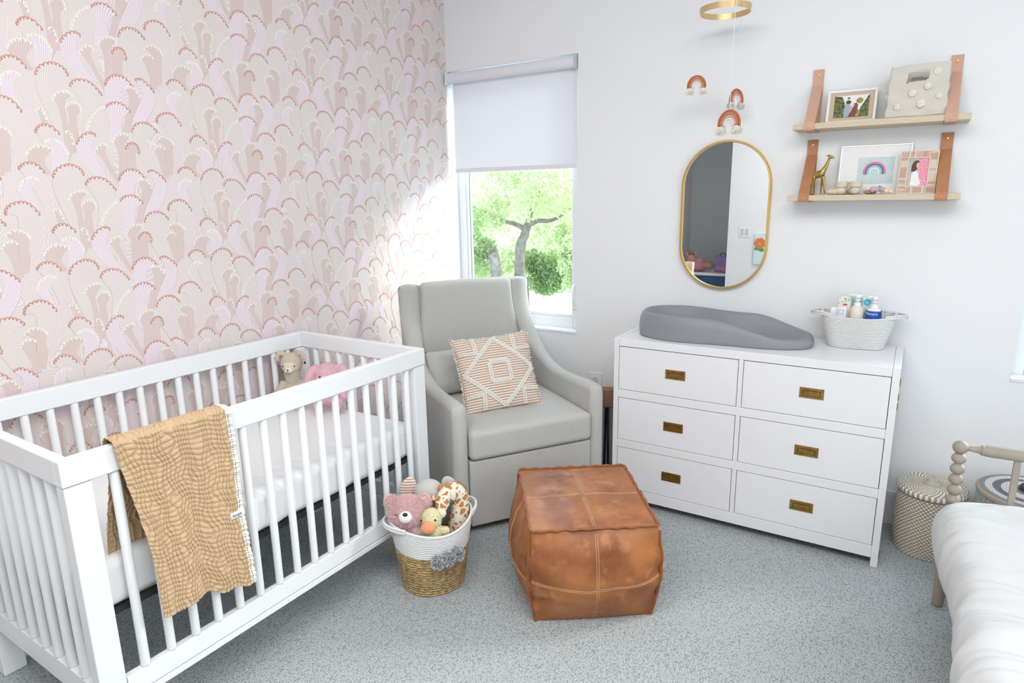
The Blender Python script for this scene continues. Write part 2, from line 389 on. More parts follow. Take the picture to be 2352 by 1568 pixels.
for k, (h, arr, F, MI, dy, dz) in enumerate(cells):
    a = arr.copy(); a[:, 1] = np.clip(a[:, 1]+dy, -3.6, 0); a[:, 2] = np.clip(a[:, 2]+dz, 0, CEIL)
    a[:, 0] = .0002+ranks[round(h, 5)]*.000007+arr[:, 0]*.000002
    AV.append(a); AF += [tuple(q+off for q in f) for f in F]; AM += MI; off += len(a)
AV = np.vstack(AV)
base = MB().box(-.2, 0, FRONT-1, 0, 0, CEIL)
nb_ = len(base.f)
me = bpy.data.meshes.new('wall_left'); me.from_pydata([tuple(p) for p in AV.tolist()]+base.v, [], AF+[tuple(i+off for i in f) for f in base.f])
for m in WPCOL: me.materials.append(m)
me.polygons.foreach_set('material_index', AM+[0]*nb_); me.update()
wl = bpy.data.objects.new('wall_left', me); COL.objects.link(wl)
struct(wl, 'left wall papered with pink, cream and rust scalloped plumes', 'wall')
# baseboards
BASE = mat('trim_paint', (.84, .855, .87), .4)
struct(MB().box(.016, RIGHT, -.016, 0, 0, .165).build('baseboard_back', BASE, bevel=.003), 'white baseboard under the back wall', 'baseboard')
struct(MB().box(.008, .024, FRONT, 0, 0, .165).build('baseboard_left', BASE, bevel=.003), 'white baseboard along the papered wall', 'baseboard')
# ---- windows
glass = bpy.data.materials.new('window_glass'); glass.use_nodes = True; nt = glass.node_tree; nt.nodes.clear()
o_ = nt.nodes.new('ShaderNodeOutputMaterial'); t_ = nt.nodes.new('ShaderNodeBsdfTransparent'); g_ = nt.nodes.new('ShaderNodeBsdfGlossy'); x_ = nt.nodes.new('ShaderNodeMixShader')
g_.inputs['Roughness'].default_value = .02; x_.inputs[0].default_value = .04; t_.inputs[0].default_value = (.97, 1, .985, 1)
nt.links.new(t_.outputs[0], x_.inputs[1]); nt.links.new(g_.outputs[0], x_.inputs[2]); nt.links.new(x_.outputs[0], o_.inputs[0])
VINYL = mat('window_vinyl', (.86, .88, .89), .3)
GREEN = mat('glazing_seal', (.12, .2, .18), .4)
def window(nm, x0, x1, gx0, gx1, label):
    e = bpy.data.objects.new(nm, None); COL.objects.link(e); struct(e, label, 'window'); e.location = (x0, 0, WZ0)
    def F(mb, n, m, **k): return mb.build(n, m, e, loc=(-x0, 0, -WZ0), **k)
    fy0, fy1 = .085, .15; gz0 = .838
    fr = MB(); fr.box(x0, gx0-.018, fy0, fy1, WZ0, WZ1); fr.box(gx1+.014, x1, fy0, fy1, WZ0, WZ1)
    fr.box(gx0-.018, gx1+.014, fy0, fy1, WZ0, gz0-.02); fr.box(gx0-.018, gx1+.014, fy0, fy1, WZ1-.06, WZ1)
    F(fr, 'window_frame', VINYL, bevel=.004)
    sa = MB(); sy0, sy1 = .098, .14; a, b, c, d = gx0-.018, gx1+.014, gz0-.02, WZ1-.06
    sa.box(a, gx0, sy0, sy1, c, d); sa.box(gx1, b, sy0, sy1, c, d); sa.box(gx0, gx1, sy0, sy1, c, gz0); sa.box(gx0, gx1, sy0, sy1, d-.03, d)
    F(sa, 'sash', VINYL, bevel=.003)
    se = MB(); se.box(gx0-.001, gx0+.003, .11, .118, gz0, d-.03)
    F(se, 'glazing_seal', GREEN)
    F(MB().box(gx0, gx1, .119, .123, gz0, d-.03), 'pane', glass)
    F(MB().box(x0, x1, -.004, fy0, WZ0-.012, WZ0+.004), 'window_sill', BASE, bevel=.003)
    h = MB(); h.tube(spline([(gx1+.03, .075, 1.02), (gx1+.03, .055, 1.0), (gx1+.032, .05, .93), (gx1+.03, .07, .90)], 14), .007, 8); h.box(gx1+.018, gx1+.044, .07, .088, .875, .93)
    F(h, 'window_handle', VINYL, smooth=False, bevel=.002)
    return e
window('window_1', WX0, WX1, .066, .798, 'tall white casement window beside the papered wall')
window('window_2', VX0, VX1, VX0+.07, VX1-.07, 'second white window at the right edge of the photo')
# roller blind
bl = thing('roller_blind', 'white roller blind pulled halfway down the window beside the papered wall', 'blind', (.45, .03, WZ1))
FAB = mat('blind_fabric', (.80, .80, .85), .8, bump=(700, .12))
mb = MB(); mb.tube([(.018-.45, -.036, -.040), (.868-.45, -.036, -.040)], .031, 24); mb.build('roller_tube', FAB, bl, smooth=True, bevel=.002)
TF = mat('translucent_blind_fabric', (.82, .82, .87), .8, bump=(700, .12)); nt = TF.node_tree
t_ = nt.nodes.new('ShaderNodeBsdfTranslucent'); t_.inputs[0].default_value = (.80, .80, .88, 1); x_ = nt.nodes.new('ShaderNodeMixShader'); x_.inputs[0].default_value = .08
nt.links.new(nt.nodes['Principled BSDF'].outputs[0], x_.inputs[1]); nt.links.new(t_.outputs[0], x_.inputs[2]); nt.links.new(x_.outputs[0], nt.nodes['Material Output'].inputs[0])
mb = MB(); mb.grid(lambda i, j: (.03-.45+i*.832, -.006, 1.700-WZ1+j*(WZ1-.05-1.7)), 2, 2); mb.build('blind_fabric', TF, bl)
mb = MB(); mb.box(.03-.45, .862-.45, -.011, -.001, 1.678-WZ1, 1.703-WZ1); mb.build('bottom_bar', FAB, bl, bevel=.003)
CLEAR = mat('grey_plastic', (.55, .56, .6), .3)
for xx in (.014, .868):
    mb = MB(); mb.box(xx-.45, xx+.006-.45, -.066, .04, -.078, -.004); mb.build('bracket', CLEAR if xx > .5 else VINYL, bl, bevel=.002)
mb = MB(); mb.tube([(.872-.45, -.03, -.05), (.874-.45, -.022, -.7), (.873-.45, -.02, 1.30-WZ1)], .0018, 6); mb.build('pull_chain', VINYL, bl)
# outlets
def plate(nm, label, loc, rot=0, switch=False, pw=.075, ph=.118):
    e = thing(nm, label, 'switch' if switch else 'outlet', loc, rot)
    MB().box(-pw/2, pw/2, -.006, 0, -ph/2, ph/2).build('cover_plate', VINYL, e, bevel=.003)
    if switch:
        for sx in (-.025, .025):
            MB().box(sx-.016, sx+.016, -.010, -.005, -.034, .034).build('rocker', mat('switch_grey', (.6, .62, .64), .4), e, bevel=.002)
    else:
        for sz in (-.024, .024):
            f = MB(); f.lathe([(0, 0), (.016, 0), (.016, .004), (0, .004)], 20); o = f.build('socket', mat('socket_white', (.8, .81, .82), .4), e); o.rotation_euler = (R(90), 0, 0); o.location = (0, -.006, sz)
            s2 = MB(); s2.box(-.008, -.006, -.0118, -.0102, sz-.004, sz+.006); s2.box(.006, .008, -.0118, -.0102, sz-.004, sz+.006); s2.build('slots', BLACK, e)
plate('wall_outlet', 'white wall outlet low on the back wall behind the armchair', (1.005, 0, .472), pw=.085)
# ================================================================== CRIB
CW, CL, CH = .764, 1.36, .921
crib = thing('baby_crib', 'white slatted baby crib standing along the papered wall', 'crib', (.0419, -1.2645, 0), -.0074)
def cbx(n, *a, b=.004, **k): return MB().box(*a).build(n, CRIB, crib, bevel=b, **k)
RT = .030; RZ0 = .851
cbx('top_rail', CW-RT, CW, -CL, 0, RZ0, CH); cbx('top_rail', 0, RT, -CL, 0, RZ0, CH)
cbx('top_rail', RT, CW-RT, -CL, -CL+RT, RZ0, CH); cbx('top_rail', RT, CW-RT, -RT, 0, RZ0, CH)
for px in (0, 1):
    for py in (0, 1):
        x0, x1 = (0, .045) if px == 0 else (CW-.045, CW); y0, y1 = (-.07, 0) if py == 0 else (-CL, -CL+.07)
        f = 1 if px else -1
        x0, x1 = (x0+.002, x1) if px == 0 else (x0, x1-.002)
        cbx('corner_post', x0, x1, y0+.002, y1-.002, 0, RZ0-.0015)
for x0 in (0.004, CW-.030):
    MB().box(x0, x0+.026, -CL+.07, -.07, .205, .265).box(x0+.002, x0+.030 if x0 < .1 else x0+.0275, -CL+.07, -.07, .182, .202).build('bottom_rail', CRIB, crib, bevel=.003)
for y0 in (-CL+.004, -.030):
    MB().box(.045, CW-.045, y0, y0+.026, .205, .265).box(.045, CW-.045, y0+.002, y0+.024, .182, .202).build('bottom_rail', CRIB, crib, bevel=.003)
def slat(x, y):
    mb = MB(); mb.tube([(x, y, .2645), (x, y, .27), (x, y, RZ0-.006), (x, y, RZ0)], [.0125, .0128, .0128, .011], 14); mb.build('slat', CRIB, crib, smooth=True)
for i in range(16):
    y = -.106-i*.0752
    slat(CW-.016, y); slat(.016, y)
for i in range(8):
    x = .109+i*.078
    slat(x, -CL+.016); slat(x, -.016)
mb = MB()
for x in (.05, .70): mb.box(x, x+.02, -CL+.04, -.04, .438, .456)
for y in (-CL+.04, -.06): mb.box(.05, .72, y, y+.02, .438, .456)
for i in range(9): mb.box(.06, .71, -CL+.16+i*.13, -CL+.163+i*.13, .446, .452)
mb.build('mattress_support', DARK, crib)
for y in (-.035, -CL+.035):
    mb = MB(); mb.lathe([(0, 0), (.006, 0), (.006, .002), (0, .002)], 12); o = mb.build('bolt', DARK, crib); o.location = (.0455, y, .775); o.rotation_euler = (0, R(90), 0)
# mattress with fitted sheet
SHEET = mat('fitted_sheet', (.86, .86, .87), .75, bump=(26, .25, .01))
def mfn(p):
    x, y, z = p; cx, cy, cz = CW/2, -CL/2, .53; e = 1-sstep(.0, .09, .6-z)
    side = sstep(.25, .35, max(abs(x-cx)/.37*.35, abs(y-cy)/.66*.35))
    n1 = noise.noise(Vector((x*5, y*9, z*5)))*.012+noise.noise(Vector((x*16, y*22, z*7)))*.006
    up = noise.noise(Vector((x*3, y*3, 7)))*.004
    q = Vector((x+(x-cx)*n1*2*side, y+(y-cy)*n1*.8*side, z+(up if z > .56 else 0)))
    if z < .48: q.z = max(.457, q.z + noise.noise(Vector((x*14, y*14, 3)))*.012)
    return q
mb = MB(); rbox(mb, (CW/2, -CL/2, .5285), (.342, .640, .0715), .03, 46, mfn)
o = mb.build('crib_mattress', SHEET, None, smooth=True, merge=True); o.matrix_world = crib.matrix_basis
o.location = crib.location; o.rotation_euler = crib.rotation_euler
tag(o, 'white mattress in a wrinkled fitted sheet inside the crib', 'mattress')
cm = Matrix.Translation(crib.location) @ Matrix.Rotation(-.0074, 4, 'Z')
def cw(*p): return cm @ Vector(p)
# ---- muslin blanket over the rail
MUS = mat('muslin', (.60, .43, .265), .95, bump=(190, .5, .003), var=(9, (.55, .385, .225), .3))
def puff(u, v):
    a = u*.31/.0135; b = v*1.0/.0165
    a += noise.noise(Vector((u*9, v*16, 1)))*1.5; b += noise.noise(Vector((u*5, v*9, 5)))*.9
    return (.15+.85*abs(math.sin(a*PI))**.6)*(.52+.48*abs(math.sin(b*PI))**.6)
FR = CW+.006
def bl_path(v, u):      # v: 0 = back hem inside the crib, 1 = front hem
    back = .335; over = .055; front = lerp(.515, .560, u)+.006*math.sin(u*9)+.008*math.sin(u*21)*sstep(.3, .7, u)
    L = back+over+front; s_ = v*L
    if s_ < back: return (CW-RT-.008, CH+.006-(back-s_), -1)
    if s_ < back+over:
        t = (s_-back)/over; a = PI*(1-t); return (CW-RT/2+.024*math.cos(a), CH+.002+.008*math.sin(a), 0)
    return (FR+.003, CH+.006-(s_-back-over), 1)
BY0, BY1 = -1.238, -.925
def bfn(u, v, lift=0, uu=None):
    x, z, sd = bl_path(v, u); d = CH-z; fold = 0
    if sd == 1:
        fold = .010*math.sin(u*7+1.0)*sstep(0, .3, d)+.016*sstep(.1, .5, d)+.006*math.sin(u*17+d*3)*sstep(.05, .3, d)
        y = lerp(BY0+.052*sstep(0, .5, d)+.01*math.sin(d*9), BY1+.004*math.sin(d*14), u)
    elif sd == -1:
        fold = -.008*math.sin(u*8)-.028*sstep(.05, .3, d); y = lerp(BY0-.02*sstep(.1, .33, d), BY1-.0, u)
    else: y = lerp(BY0, BY1, u)
    p = puff(u, v)*.0085+lift
    if sd == 0: return Vector((x, y, z+p))
    return Vector((x+(fold if sd > 0 else fold)+(p if sd > 0 else -p), y, z))
blk = thing('muslin_blanket', 'tan crinkled muslin blanket hung over the front rail of the crib', 'blanket', crib.location, -.0074)
MB().grid(lambda i, j: bfn(i, j), 230, 520).build('cloth', MUS, blk, smooth=True, solid=.0012, recalc=False)
LACE = mat('lace', (.80, .76, .69), .9, bump=(500, .5, .002))
def lfn(i, j):
    p = bfn(1, j, .001); return Vector((p.x, p.y+i*(.016+.0025*abs(math.sin(j*170))), p.z))
MB().grid(lfn, 3, 300).build('lace_trim', LACE, blk, smooth=False, solid=.001, recalc=False)
mb = MB()
for k in range(70):
    j = .42+k*.0083
    if j > .995: break
    a, b = bfn(1, j, .002), bfn(1, j+.004, .002)
    mb.add([(a.x+.0005, a.y+.004, a.z), (a.x+.0005, a.y+.0065, a.z), (b.x+.0005, b.y+.0065, b.z), (b.x+.0005, b.y+.004, b.z)], [(0, 1, 2, 3)])
mb.build('stitching', mat('dark_stitch', (.12, .10, .08), .9), blk)
tp = bfn(1, .745, .004); LAB = mat('label_cloth', (.86, .85, .86), .8)
MB().box(tp.x, tp.x+.0015, tp.y-.030, tp.y+.018, tp.z-.010, tp.z+.010).build('care_label', LAB, blk, bevel=.0005)
text_part('Sanga', 'label_writing', .0145, mat('ink', (.04, .06, .16), .6), blk, Matrix.Translation((tp.x+.0018, tp.y-.010, tp.z-.001)) @ Matrix.Rotation(R(90), 4, 'Z') @ Matrix.Rotation(R(90), 4, 'X'), shear=.3)
# ================================================================== ARMCHAIR
CH_O = Vector((1.067, -.827, 0)); CH_A = .979
UPH = mat('armchair_cloth', (.47, .465, .44), .9, bump=(420, .25, .002), var=(260, (.56, .555, .53), .25), sheen=.15)
chair = thing('armchair', 'light grey upholstered wingback nursery armchair in the corner by the window', 'armchair', CH_O, CH_A)
prof = [(.0, .036), (.0, .30), (.0, .575), (.008, .61), (.03, .63), (.10, .632), (.25, .624), (.38, .622), (.46, .632), (.56, .66), (.64, .70), (.71, .752), (.775, .82), (.82, .895), (.84, .97), (.845, 1.045), (.852, 1.066), (.87, 1.07), (.888, 1.064), (.885, 1.0), (.872, .8), (.85, .5), (.82, .036)]
def inner(z): return .318-.05*sstep(.6, 1.0, z)
for sg in (-1, 1):
    mb = MB()
    P = spline(prof[2:20], 60); P = [Vector(prof[0]), Vector((0, .2)), Vector((0, .4))]+P+[Vector(p) for p in prof[20:]]
    n = len(P); c = Vector((.45, .42))
    xo = lambda z: (.392+.0*z)
    rings = []
    # cross-section rings: inner face, rounded rim, outer face
    def ring(inset, xf):
        vs = []
        for k, p in enumerate(P):
            t = (P[(k+1) % n]-P[k-1]); nr = Vector((t.y, -t.x)).normalized()
            q = p+nr*inset*(-1 if True else 1)
            vs.append((xf(p.y), q.x, q.y))
        return vs
    # determine inward direction sign
    def inward(k):
        t = (P[(k+1) % n]-P[k-1]).normalized(); nr = Vector((t.y, -t.x))
        return nr
    rad = .030; V = []; prof_r = []
    for q in range(7):
        a = PI*q/6; ins = rad*(1-math.sin(a)); f = (1-math.cos(a))/2; prof_r.append((ins, f, a))
    for ins, f, a in prof_r:
        for k, p in enumerate(P):
            nr = inward(k); w_ = xo(p.y)-inner(p.y)
            e = (1-math.cos(a))/2
            q2 = p+nr*ins if k < n else p
            V.append((sg*(inner(p.y)+w_*e), q2.x, max(.036, q2.y)))
    F = []
    for r_ in range(6):
        for k in range(n): F.append((r_*n+k, r_*n+(k+1) % n, (r_+1)*n+(k+1) % n, (r_+1)*n+k))
    # fill the two faces
    tri = tessellate_polygon([[Vector((V[k][1], V[k][2], 0)) for k in range(n)]])
    for a_, b_, c_ in tri: F.append((a_, b_, c_)); F.append((6*n+a_, 6*n+b_, 6*n+c_))
    mb.add(V, F); o = mb.build('wing_arm', UPH, chair, smooth=True, merge=False)
    for p_ in o.data.polygons:
        if len(p_.vertices) == 3: p_.use_smooth = False
# backrest
def bk(p):
    x, y, z = p; t = (z-.30)/.775; fx = x/.318
    w_ = inner(z)+.004; x2 = x/.318*w_
    s0 = lerp(.735, .835, sstep(0, 1, t)) if False else .735+.105*t
    crown = .012*(1-fx*fx)
    return Vector((x2, s0+y-(crown if y < 0 else 0), z+(.006*(1-fx*fx) if z > 1 else 0)))
mb = MB(); rbox(mb, (0, .025, .682), (.318, .035, .392), .032, 26, bk)
mb.build('backrest', UPH, chair, smooth=True, merge=True)
def cu(p):
    x, y, z = p; fx = x/.314; fy = (y-.37)/.38
    return Vector((x, y, z+(.010*(1-fx*fx)*(1-fy*fy) if z > .43 else 0)))
mb = MB(); rbox(mb, (0, .36, .432), (.3155, .37, .070), .026, 26, cu); mb.build('seat_cushion', UPH, chair, smooth=True, merge=True)
mb = MB(); mb.box(-.317, .317, .006, .80, .036, .357); mb.build('front_panel', UPH, chair, bevel=.008)
mb = MB(); mb.lathe([(0, 0), (.24, 0), (.24, .036), (0, .036)], 32, (0, .42, 0)); mb.build('swivel_base', DARK, chair)
def chm(x, y, z): return Matrix.Translation(CH_O) @ Matrix.Rotation(CH_A, 4, 'Z') @ Vector((x, y, z))
# grey lumbar pillow behind the patterned one
def pillow_mesh(hw, hh, th, n=30, seed=0, pinch=.04):
    mb = MB()
    for sg in (-1, 1):
        def f(i, j):
            u, v = i*2-1, j*2-1
            e = max(0, (1-u*u))*max(0, (1-v*v)); b = e**.42
            s_ = 1-pinch*(1-abs(v))*abs(u)**6*0-0
            x = u*hw*(1-pinch*(1-v*v)); y = v*hh*(1-pinch*(1-u*u))
            w_ = noise.noise(Vector((u*2.5+seed, v*2.5, sg)))*.006*e**.3
            return (x, sg*(th/2)*b+w_, y)
        mb.grid(f, n, n, flip=(sg > 0))
    return mb
pl = pillow_mesh(.15, .12, .09, seed=3).build('lumbar_pillow', UPH, None, smooth=True, merge=True)
pl.matrix_world = Matrix.Translation(chm(-.175, .60, .625)) @ Matrix.Rotation(CH_A+.12, 4, 'Z') @ Matrix.Rotation(R(-18), 4, 'X')
tag(pl, 'small plain grey pillow tucked behind the striped cushion on the armchair', 'pillow')
# striped cushion with tufted braids
STR = stripes('woven_stripe', (.80, .72, .65), (.50, .30, .20), 2, .0125, .42, .9, .6)
CREAM = mat('cream_yarn', (.82, .79, .72), .95, bump=(300, .6, .003))
cs = thing('throw_cushion', 'cream and rust striped cushion with braided diamond pattern on the armchair seat', 'cushion')
hw, hh, th = .208, .198, .13
cs.matrix_world = Matrix.Translation(chm(-.048, .315, .668)) @ Matrix.Rotation(CH_A-.05, 4, 'Z') @ Matrix.Rotation(R(-27), 4, 'X') @ Matrix.Rotation(R(-2), 4, 'Y')
pillow_mesh(hw, hh, th, 40, 0, .07).build('cover', STR, cs, smooth=True, merge=True)
def ps(u, v, lift=.002):
    e = max(0, (1-u*u))*max(0, (1-v*v)); b = e**.42
    return Vector((u*hw*(1-.07*(1-v*v)), -(th/2)*b+noise.noise(Vector((u*2.5, v*2.5, -1)))*.006*e**.3-lift, v*hh*(1-.07*(1-u*u))))
def braid(a, b, gap=.022, rows=2):
    a, b = Vector(a), Vector(b); d = (b-a); L = d.length*hw; d.normalize(); nn = Vector((-d.y, d.x)); mb = MB(); n = max(3, int(L/.0105))
    for k in range(n):
        for r_ in range(rows):
            q = a+(b-a)*((k+.5)/n)+nn*((r_-.5*(rows-1))*gap/hw)
            if abs(q.x) > .97 or abs(q.y) > .97: continue
            p = ps(q.x, q.y, .002)
            mb.ell(p, (.0078, .006, .0058), 5, Matrix.Rotation(-math.atan2(d.y, d.x)+R(25*(1 if r_ else -1)), 3, 'Y'))
    return mb.build('tufted_braid', CREAM, cs, smooth=True)
for a, b in (((0, .93), (.93, 0)), ((.93, 0), (0, -.93)), ((0, -.93), (-.93, 0)), ((-.93, 0), (0, .93))): braid(a, b, .011)
for sx in (-1, 1):
    for sy in (-1, 1):
        braid((sx*.52, sy*.95), (sx*.52, sy*.50), .012); braid((sx*.95, sy*.55), (sx*.52, sy*.55), .012)
c_ = .26
for a, b in (((-c_, c_), (c_, c_)), ((-c_, -c_), (c_, -c_)), ((-c_, -c_), (-c_, c_)), ((c_, -c_), (c_, c_))): braid(a, b, .012)
mb = MB()
for k in range(150):
    t = k/150*4; sd = int(t); f = (t-sd)*2-1
    u, v = ((f, 1), (1, -f), (-f, -1), (-1, f))[sd]
    p = ps(u*1.0, v*1.0, 0); mb.ell(p+Vector((random.uniform(-.002, .002), random.uniform(-.004, .004), random.uniform(-.002, .002))), random.uniform(.004, .0065), 4)
mb.build('fringe', CREAM, cs, smooth=True)
# ================================================================== POUF
pm = mat('pouf_leather', (.34, .125, .042), .42, spec=.45); g = NG(pm); g.xyz()
c = g.mix(sramp(g, g.noise(5.5, 6), .38, .68), (.42, .155, .05), (.24, .075, .022)); c = g.mix(g.m('MULTIPLY', sramp(g, g.noise(17, 5), .52, .72), .5), c, (.55, .25, .11))
g.color(c); rr = g.m('ADD', .28, g.m('MULTIPLY', g.noise(12, 3), .28)); g.nt.links.new(rr, g.b.inputs['Roughness'])
g.bump(g.m('ADD', g.m('MULTIPLY', g.noise(26, 5), .8), g.m('MULTIPLY', g.noise(240, 2), .2)), .5, .006)
pa = R(36.0)
pouf = thing('leather_pouf', 'square tan leather pouf on the carpet in front of the armchair', 'pouf', (1.478, -1.150, 0), pa)
PW, PD, PH = .228, .262, .372
def pf(ax, sg, i, j):
    u, v = i*2-1, j*2-1
    w1 = noise.noise(Vector((u*2.2+ax*7, v*2.2+sg*3, 1)))*.012+noise.noise(Vector((u*6+ax*3, v*5, sg)))*.005
    edge = (1-u*u)*(1-v*v)
    seam = -.0045*(math.exp(-(u/.018)**2)+math.exp(-((v+.12*(1-u*u)*(1 if ax < 2 else 0))/.018)**2))*min(1, edge*4)
    if ax == 2:
        if sg > 0:
            cr = noise.noise(Vector((u*3.5, v*6, 9)))*.010*math.exp(-((u+.3)**2+(v-.75)**2)*5)
            return Vector((u*PW, v*PD, PH+.006*edge+w1*.5*edge+seam+cr-.012*(1-edge)*0))
        return Vector((u*PW*.93, v*PD*.93, .001))
    # vertical sides: v is height
    z = (v+1)/2; h = z*PH; bul = math.sin(min(1, z*1.02)*PI)**.7*.062*(1-u*u*.45); shrink = lerp(.93, 1.0, sstep(0, .5, z))
    wr = .005*math.sin(z*24+u*3+ax)*abs(u)**2*math.sin(z*PI)
    if ax == 0: return Vector((sg*(PW*shrink+bul*(1-abs(u)**5*.75)+w1*edge+seam*.8+wr), u*(PD*shrink+bul*.35), h))
    return Vector((u*(PW*shrink+bul*.35), sg*(PD*shrink+bul*(1-abs(u)**5*.75)+w1*edge+seam*.8+wr), h))
mb = MB()
for ax in range(3):
    for sg in (-1, 1): mb.grid(lambda i, j: pf(ax, sg, i, j), 48, 40)
mb.build('leather_cover', pm, pouf, smooth=True, merge=True)
FL = mat('leather_seam_edge', (.30, .10, .035), .6, bump=(200, .4))
def flap(path, out):
    n = len(path); mb = MB(); vs = []
    for k, p in enumerate(path):
        o2 = Vector(out(k)) * (.55+.10*math.sin(k*.7)+.12*math.sin(k*.31)); up = Vector((0, 0, .0025*math.sin(k*.9)))
        vs += [p-o2*.2, p+o2+up]
    mb.add(vs, [(2*k, 2*k+1, 2*k+3, 2*k+2) for k in range(n-1)])
    return mb.build('seam_flap', FL, pouf, smooth=False, solid=.005, recalc=False)
for sg in (-1, 1):
    flap([pf(0, sg, k/60, 1)+Vector((sg*.001, 0, .003)) for k in range(61)], lambda k: (sg*.013, 0, .002))
    flap([pf(1, sg, k/60, 1)+Vector((0, sg*.001, .003)) for k in range(61)], lambda k: (0, sg*.013, .002))
    for s2 in (-1, 1):
        flap([pf(1, s2, (sg+1)/2, k/40)+Vector((0, 0, .002)) for k in range(39)], lambda k: (sg*.010, s2*.010, 0))
THR = mat('seam_thread', (.62, .36, .20), .7)
mb = MB()
for ax, sg in ((1, -1), (0, -1), (0, 1), (1, 1), (2, 1)):
    for dd in (-.016, .016):
        pts = [pf(ax, sg, .5+dd/2, k/50) for k in range(2, 49)]; ctr = Vector((0, 0, PH/2)); mb.tube([p+(p-ctr).normalized()*.0012 for p in pts], .0011, 4)
        pts = [pf(ax, sg, k/50, .5+dd/2-(.06*(1-(k/25-1)**2) if ax < 2 else 0)) for k in range(1, 50)]; mb.tube([p+(p-ctr).normalized()*.0012 for p in pts], .0011, 4)
mb.build('stitching', THR, pouf)
# ================================================================== DRESSER
DX, DY, DW, DH = 1.308, -.456, 1.188, .858; DD = .436
dr = thing('dresser', 'wide white six-drawer dresser under the round-ended mirror', 'dresser', (DX, DY, 0))
def dbx(n, *a, b=.002, m=DRESS): return MB().box(*a).build(n, m, dr, bevel=b)
dbx('side_panel', 0, .025, 0, DD, 0, DH); dbx('side_panel', DW-.027, DW, 0, DD, 0, DH)
dbx('top', .0255, DW-.0275, .0005, DD, .820, DH-.0008)
dbx('bottom_rail', .025, DW-.027, .001, .022, .040, .094); dbx('bottom_panel', .025, DW-.027, .022, DD, .075, .094)
dbx('back_panel', .025, DW-.027, DD-.012, DD, .04, .82)
for z0, z1 in ((.306, .346), (.563, .603)): dbx('front_rail', .025, DW-.027, .001, .022, z0, z1)
for z0, z1 in ((.094, .306), (.346, .563), (.603, .82)): dbx('divider', .584, .604, .001, .4, z0, z1)
def drawer(x0, x1, z0, z1):
    x0, x1, z0, z1 = x0+.0022, x1-.0022, z0+.0022, z1-.0022
    d = MB().box(x0, x1, .002, .020, z0, z1).build('drawer', DRESS, dr, bevel=.0012)
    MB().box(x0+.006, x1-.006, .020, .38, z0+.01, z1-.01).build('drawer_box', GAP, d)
    cx, cz = (x0+x1)/2, (z0+z1)/2+.0
    hx, hz = .047, .0225
    mb = MB()
    # recessed campaign pull: plate with rim, dished tray
    def ringbox(hx1, hz1, y1, hx2, hz2, y2):
        vs = [(cx+sx*hx1, y1, cz+sz*hz1) for sx, sz in ((-1, -1), (1, -1), (1, 1), (-1, 1))]+[(cx+sx*hx2, y2, cz+sz*hz2) for sx, sz in ((-1, -1), (1, -1), (1, 1), (-1, 1))]
        mb.add(vs, [(i, (i+1) % 4, 4+(i+1) % 4, 4+i) for i in range(4)])
    ringbox(hx, hz, .002, hx-.0012, hz-.0012, -.0014); ringbox(hx-.0012, hz-.0012, -.0014, hx-.010, hz-.0075, -.0014)
    ringbox(hx-.010, hz-.0075, -.0014, hx-.0105, hz-.008, -.0034); ringbox(hx-.0105, hz-.008, -.0034, hx-.0125, hz-.010, -.0034); ringbox(hx-.0125, hz-.010, -.0034, hx-.015, hz-.012, .0015)
    mb.add([(cx+sx*(hx-.015), .0015, cz+sz*(hz-.012)) for sx, sz in ((-1, -1), (1, -1), (1, 1), (-1, 1))], [(0, 1, 2, 3)])
    h = mb.build('recessed_pull', AGED, d, bevel=0)
    MB().box(cx-.030, cx+.030, -.0042, -.0026, cz+.003, cz+.0085).build('finger_lip', AGED, h, bevel=.0008)
for z0, z1 in ((.603, .819), (.346, .563), (.094, .306)):
    drawer(.025, .584, z0, z1); drawer(.604, DW-.027, z0, z1)
for zz in (.80, .74, .70, .05):
    MB().box(DW-.0005, DW+.004, .012, .03, zz-.015, zz+.012).build('corner_bracket', AGED, dr, bevel=.001)
# ---- changing pad (peanut)
PAD = mat('changing_pad_foam', (.255, .27, .285), .55, bump=(300, .08))
def padf(i, j):
    th = i*TAU; c, s_ = math.cos(th), math.sin(th)
    X = c*.395; lobe = .187-.030*math.exp(-((X-.03)/.13)**2)-(.022 if X > 0 else 0)*sstep(0, .3, X)
    sy = abs(s_)**.72*(1 if s_ > 0 else -1); x0 = (abs(c)**.82)*(1 if c > 0 else -1)*.395; y0 = sy*lobe
    hr = .122-.013*sstep(-.3, .1, x0)-.058*sstep(.12, .40, x0)-.034*sstep(-.02, .2, x0)*(1-sstep(.24, .39, x0)*.7)*(1-sstep(-.25, .25, s_)); hv = lerp(.030, .016, sstep(-.3, .3, x0))
    pr = [(0, .97, 0), (.10, .995, .12), (.2, 1.0, .38), (.32, .985, .68), (.43, .93, .92), (.53, .865, 1.0), (.62, .79, .90), (.72, .68, .5), (.82, .5, .15), (.92, .25, .02), (1, .0, 0)]
    for k in range(len(pr)-1):
        if j <= pr[k+1][0]:
            f = (j-pr[k][0])/(pr[k+1][0]-pr[k][0]); sc = lerp(pr[k][1], pr[k+1][1], f); q = lerp(pr[k][2], pr[k+1][2], f); break
    # keep rim a constant width
    rimw = .05; r0 = math.hypot(x0, y0)
    if j <= .72: sc2 = 1-(1-sc)*.19/max(.12, r0)
    else: sc2 = (1-(.32)*.19/max(.12, r0))*(sc/.68)
    z = q*hr if j < .53 else hv+(hr-hv)*q
    return Vector((x0*sc2, y0*sc2, z))
mb = MB(); mb.grid(padf, 110, 40, cu=True)
o = mb.build('changing_pad', PAD, None, smooth=True, merge=True); o.location = (1.762, -.232, DH+.0005); o.rotation_euler = (0, 0, R(3))
sm = o.modifiers.new('s', 'SMOOTH'); sm.iterations = 3; sm.factor = .5
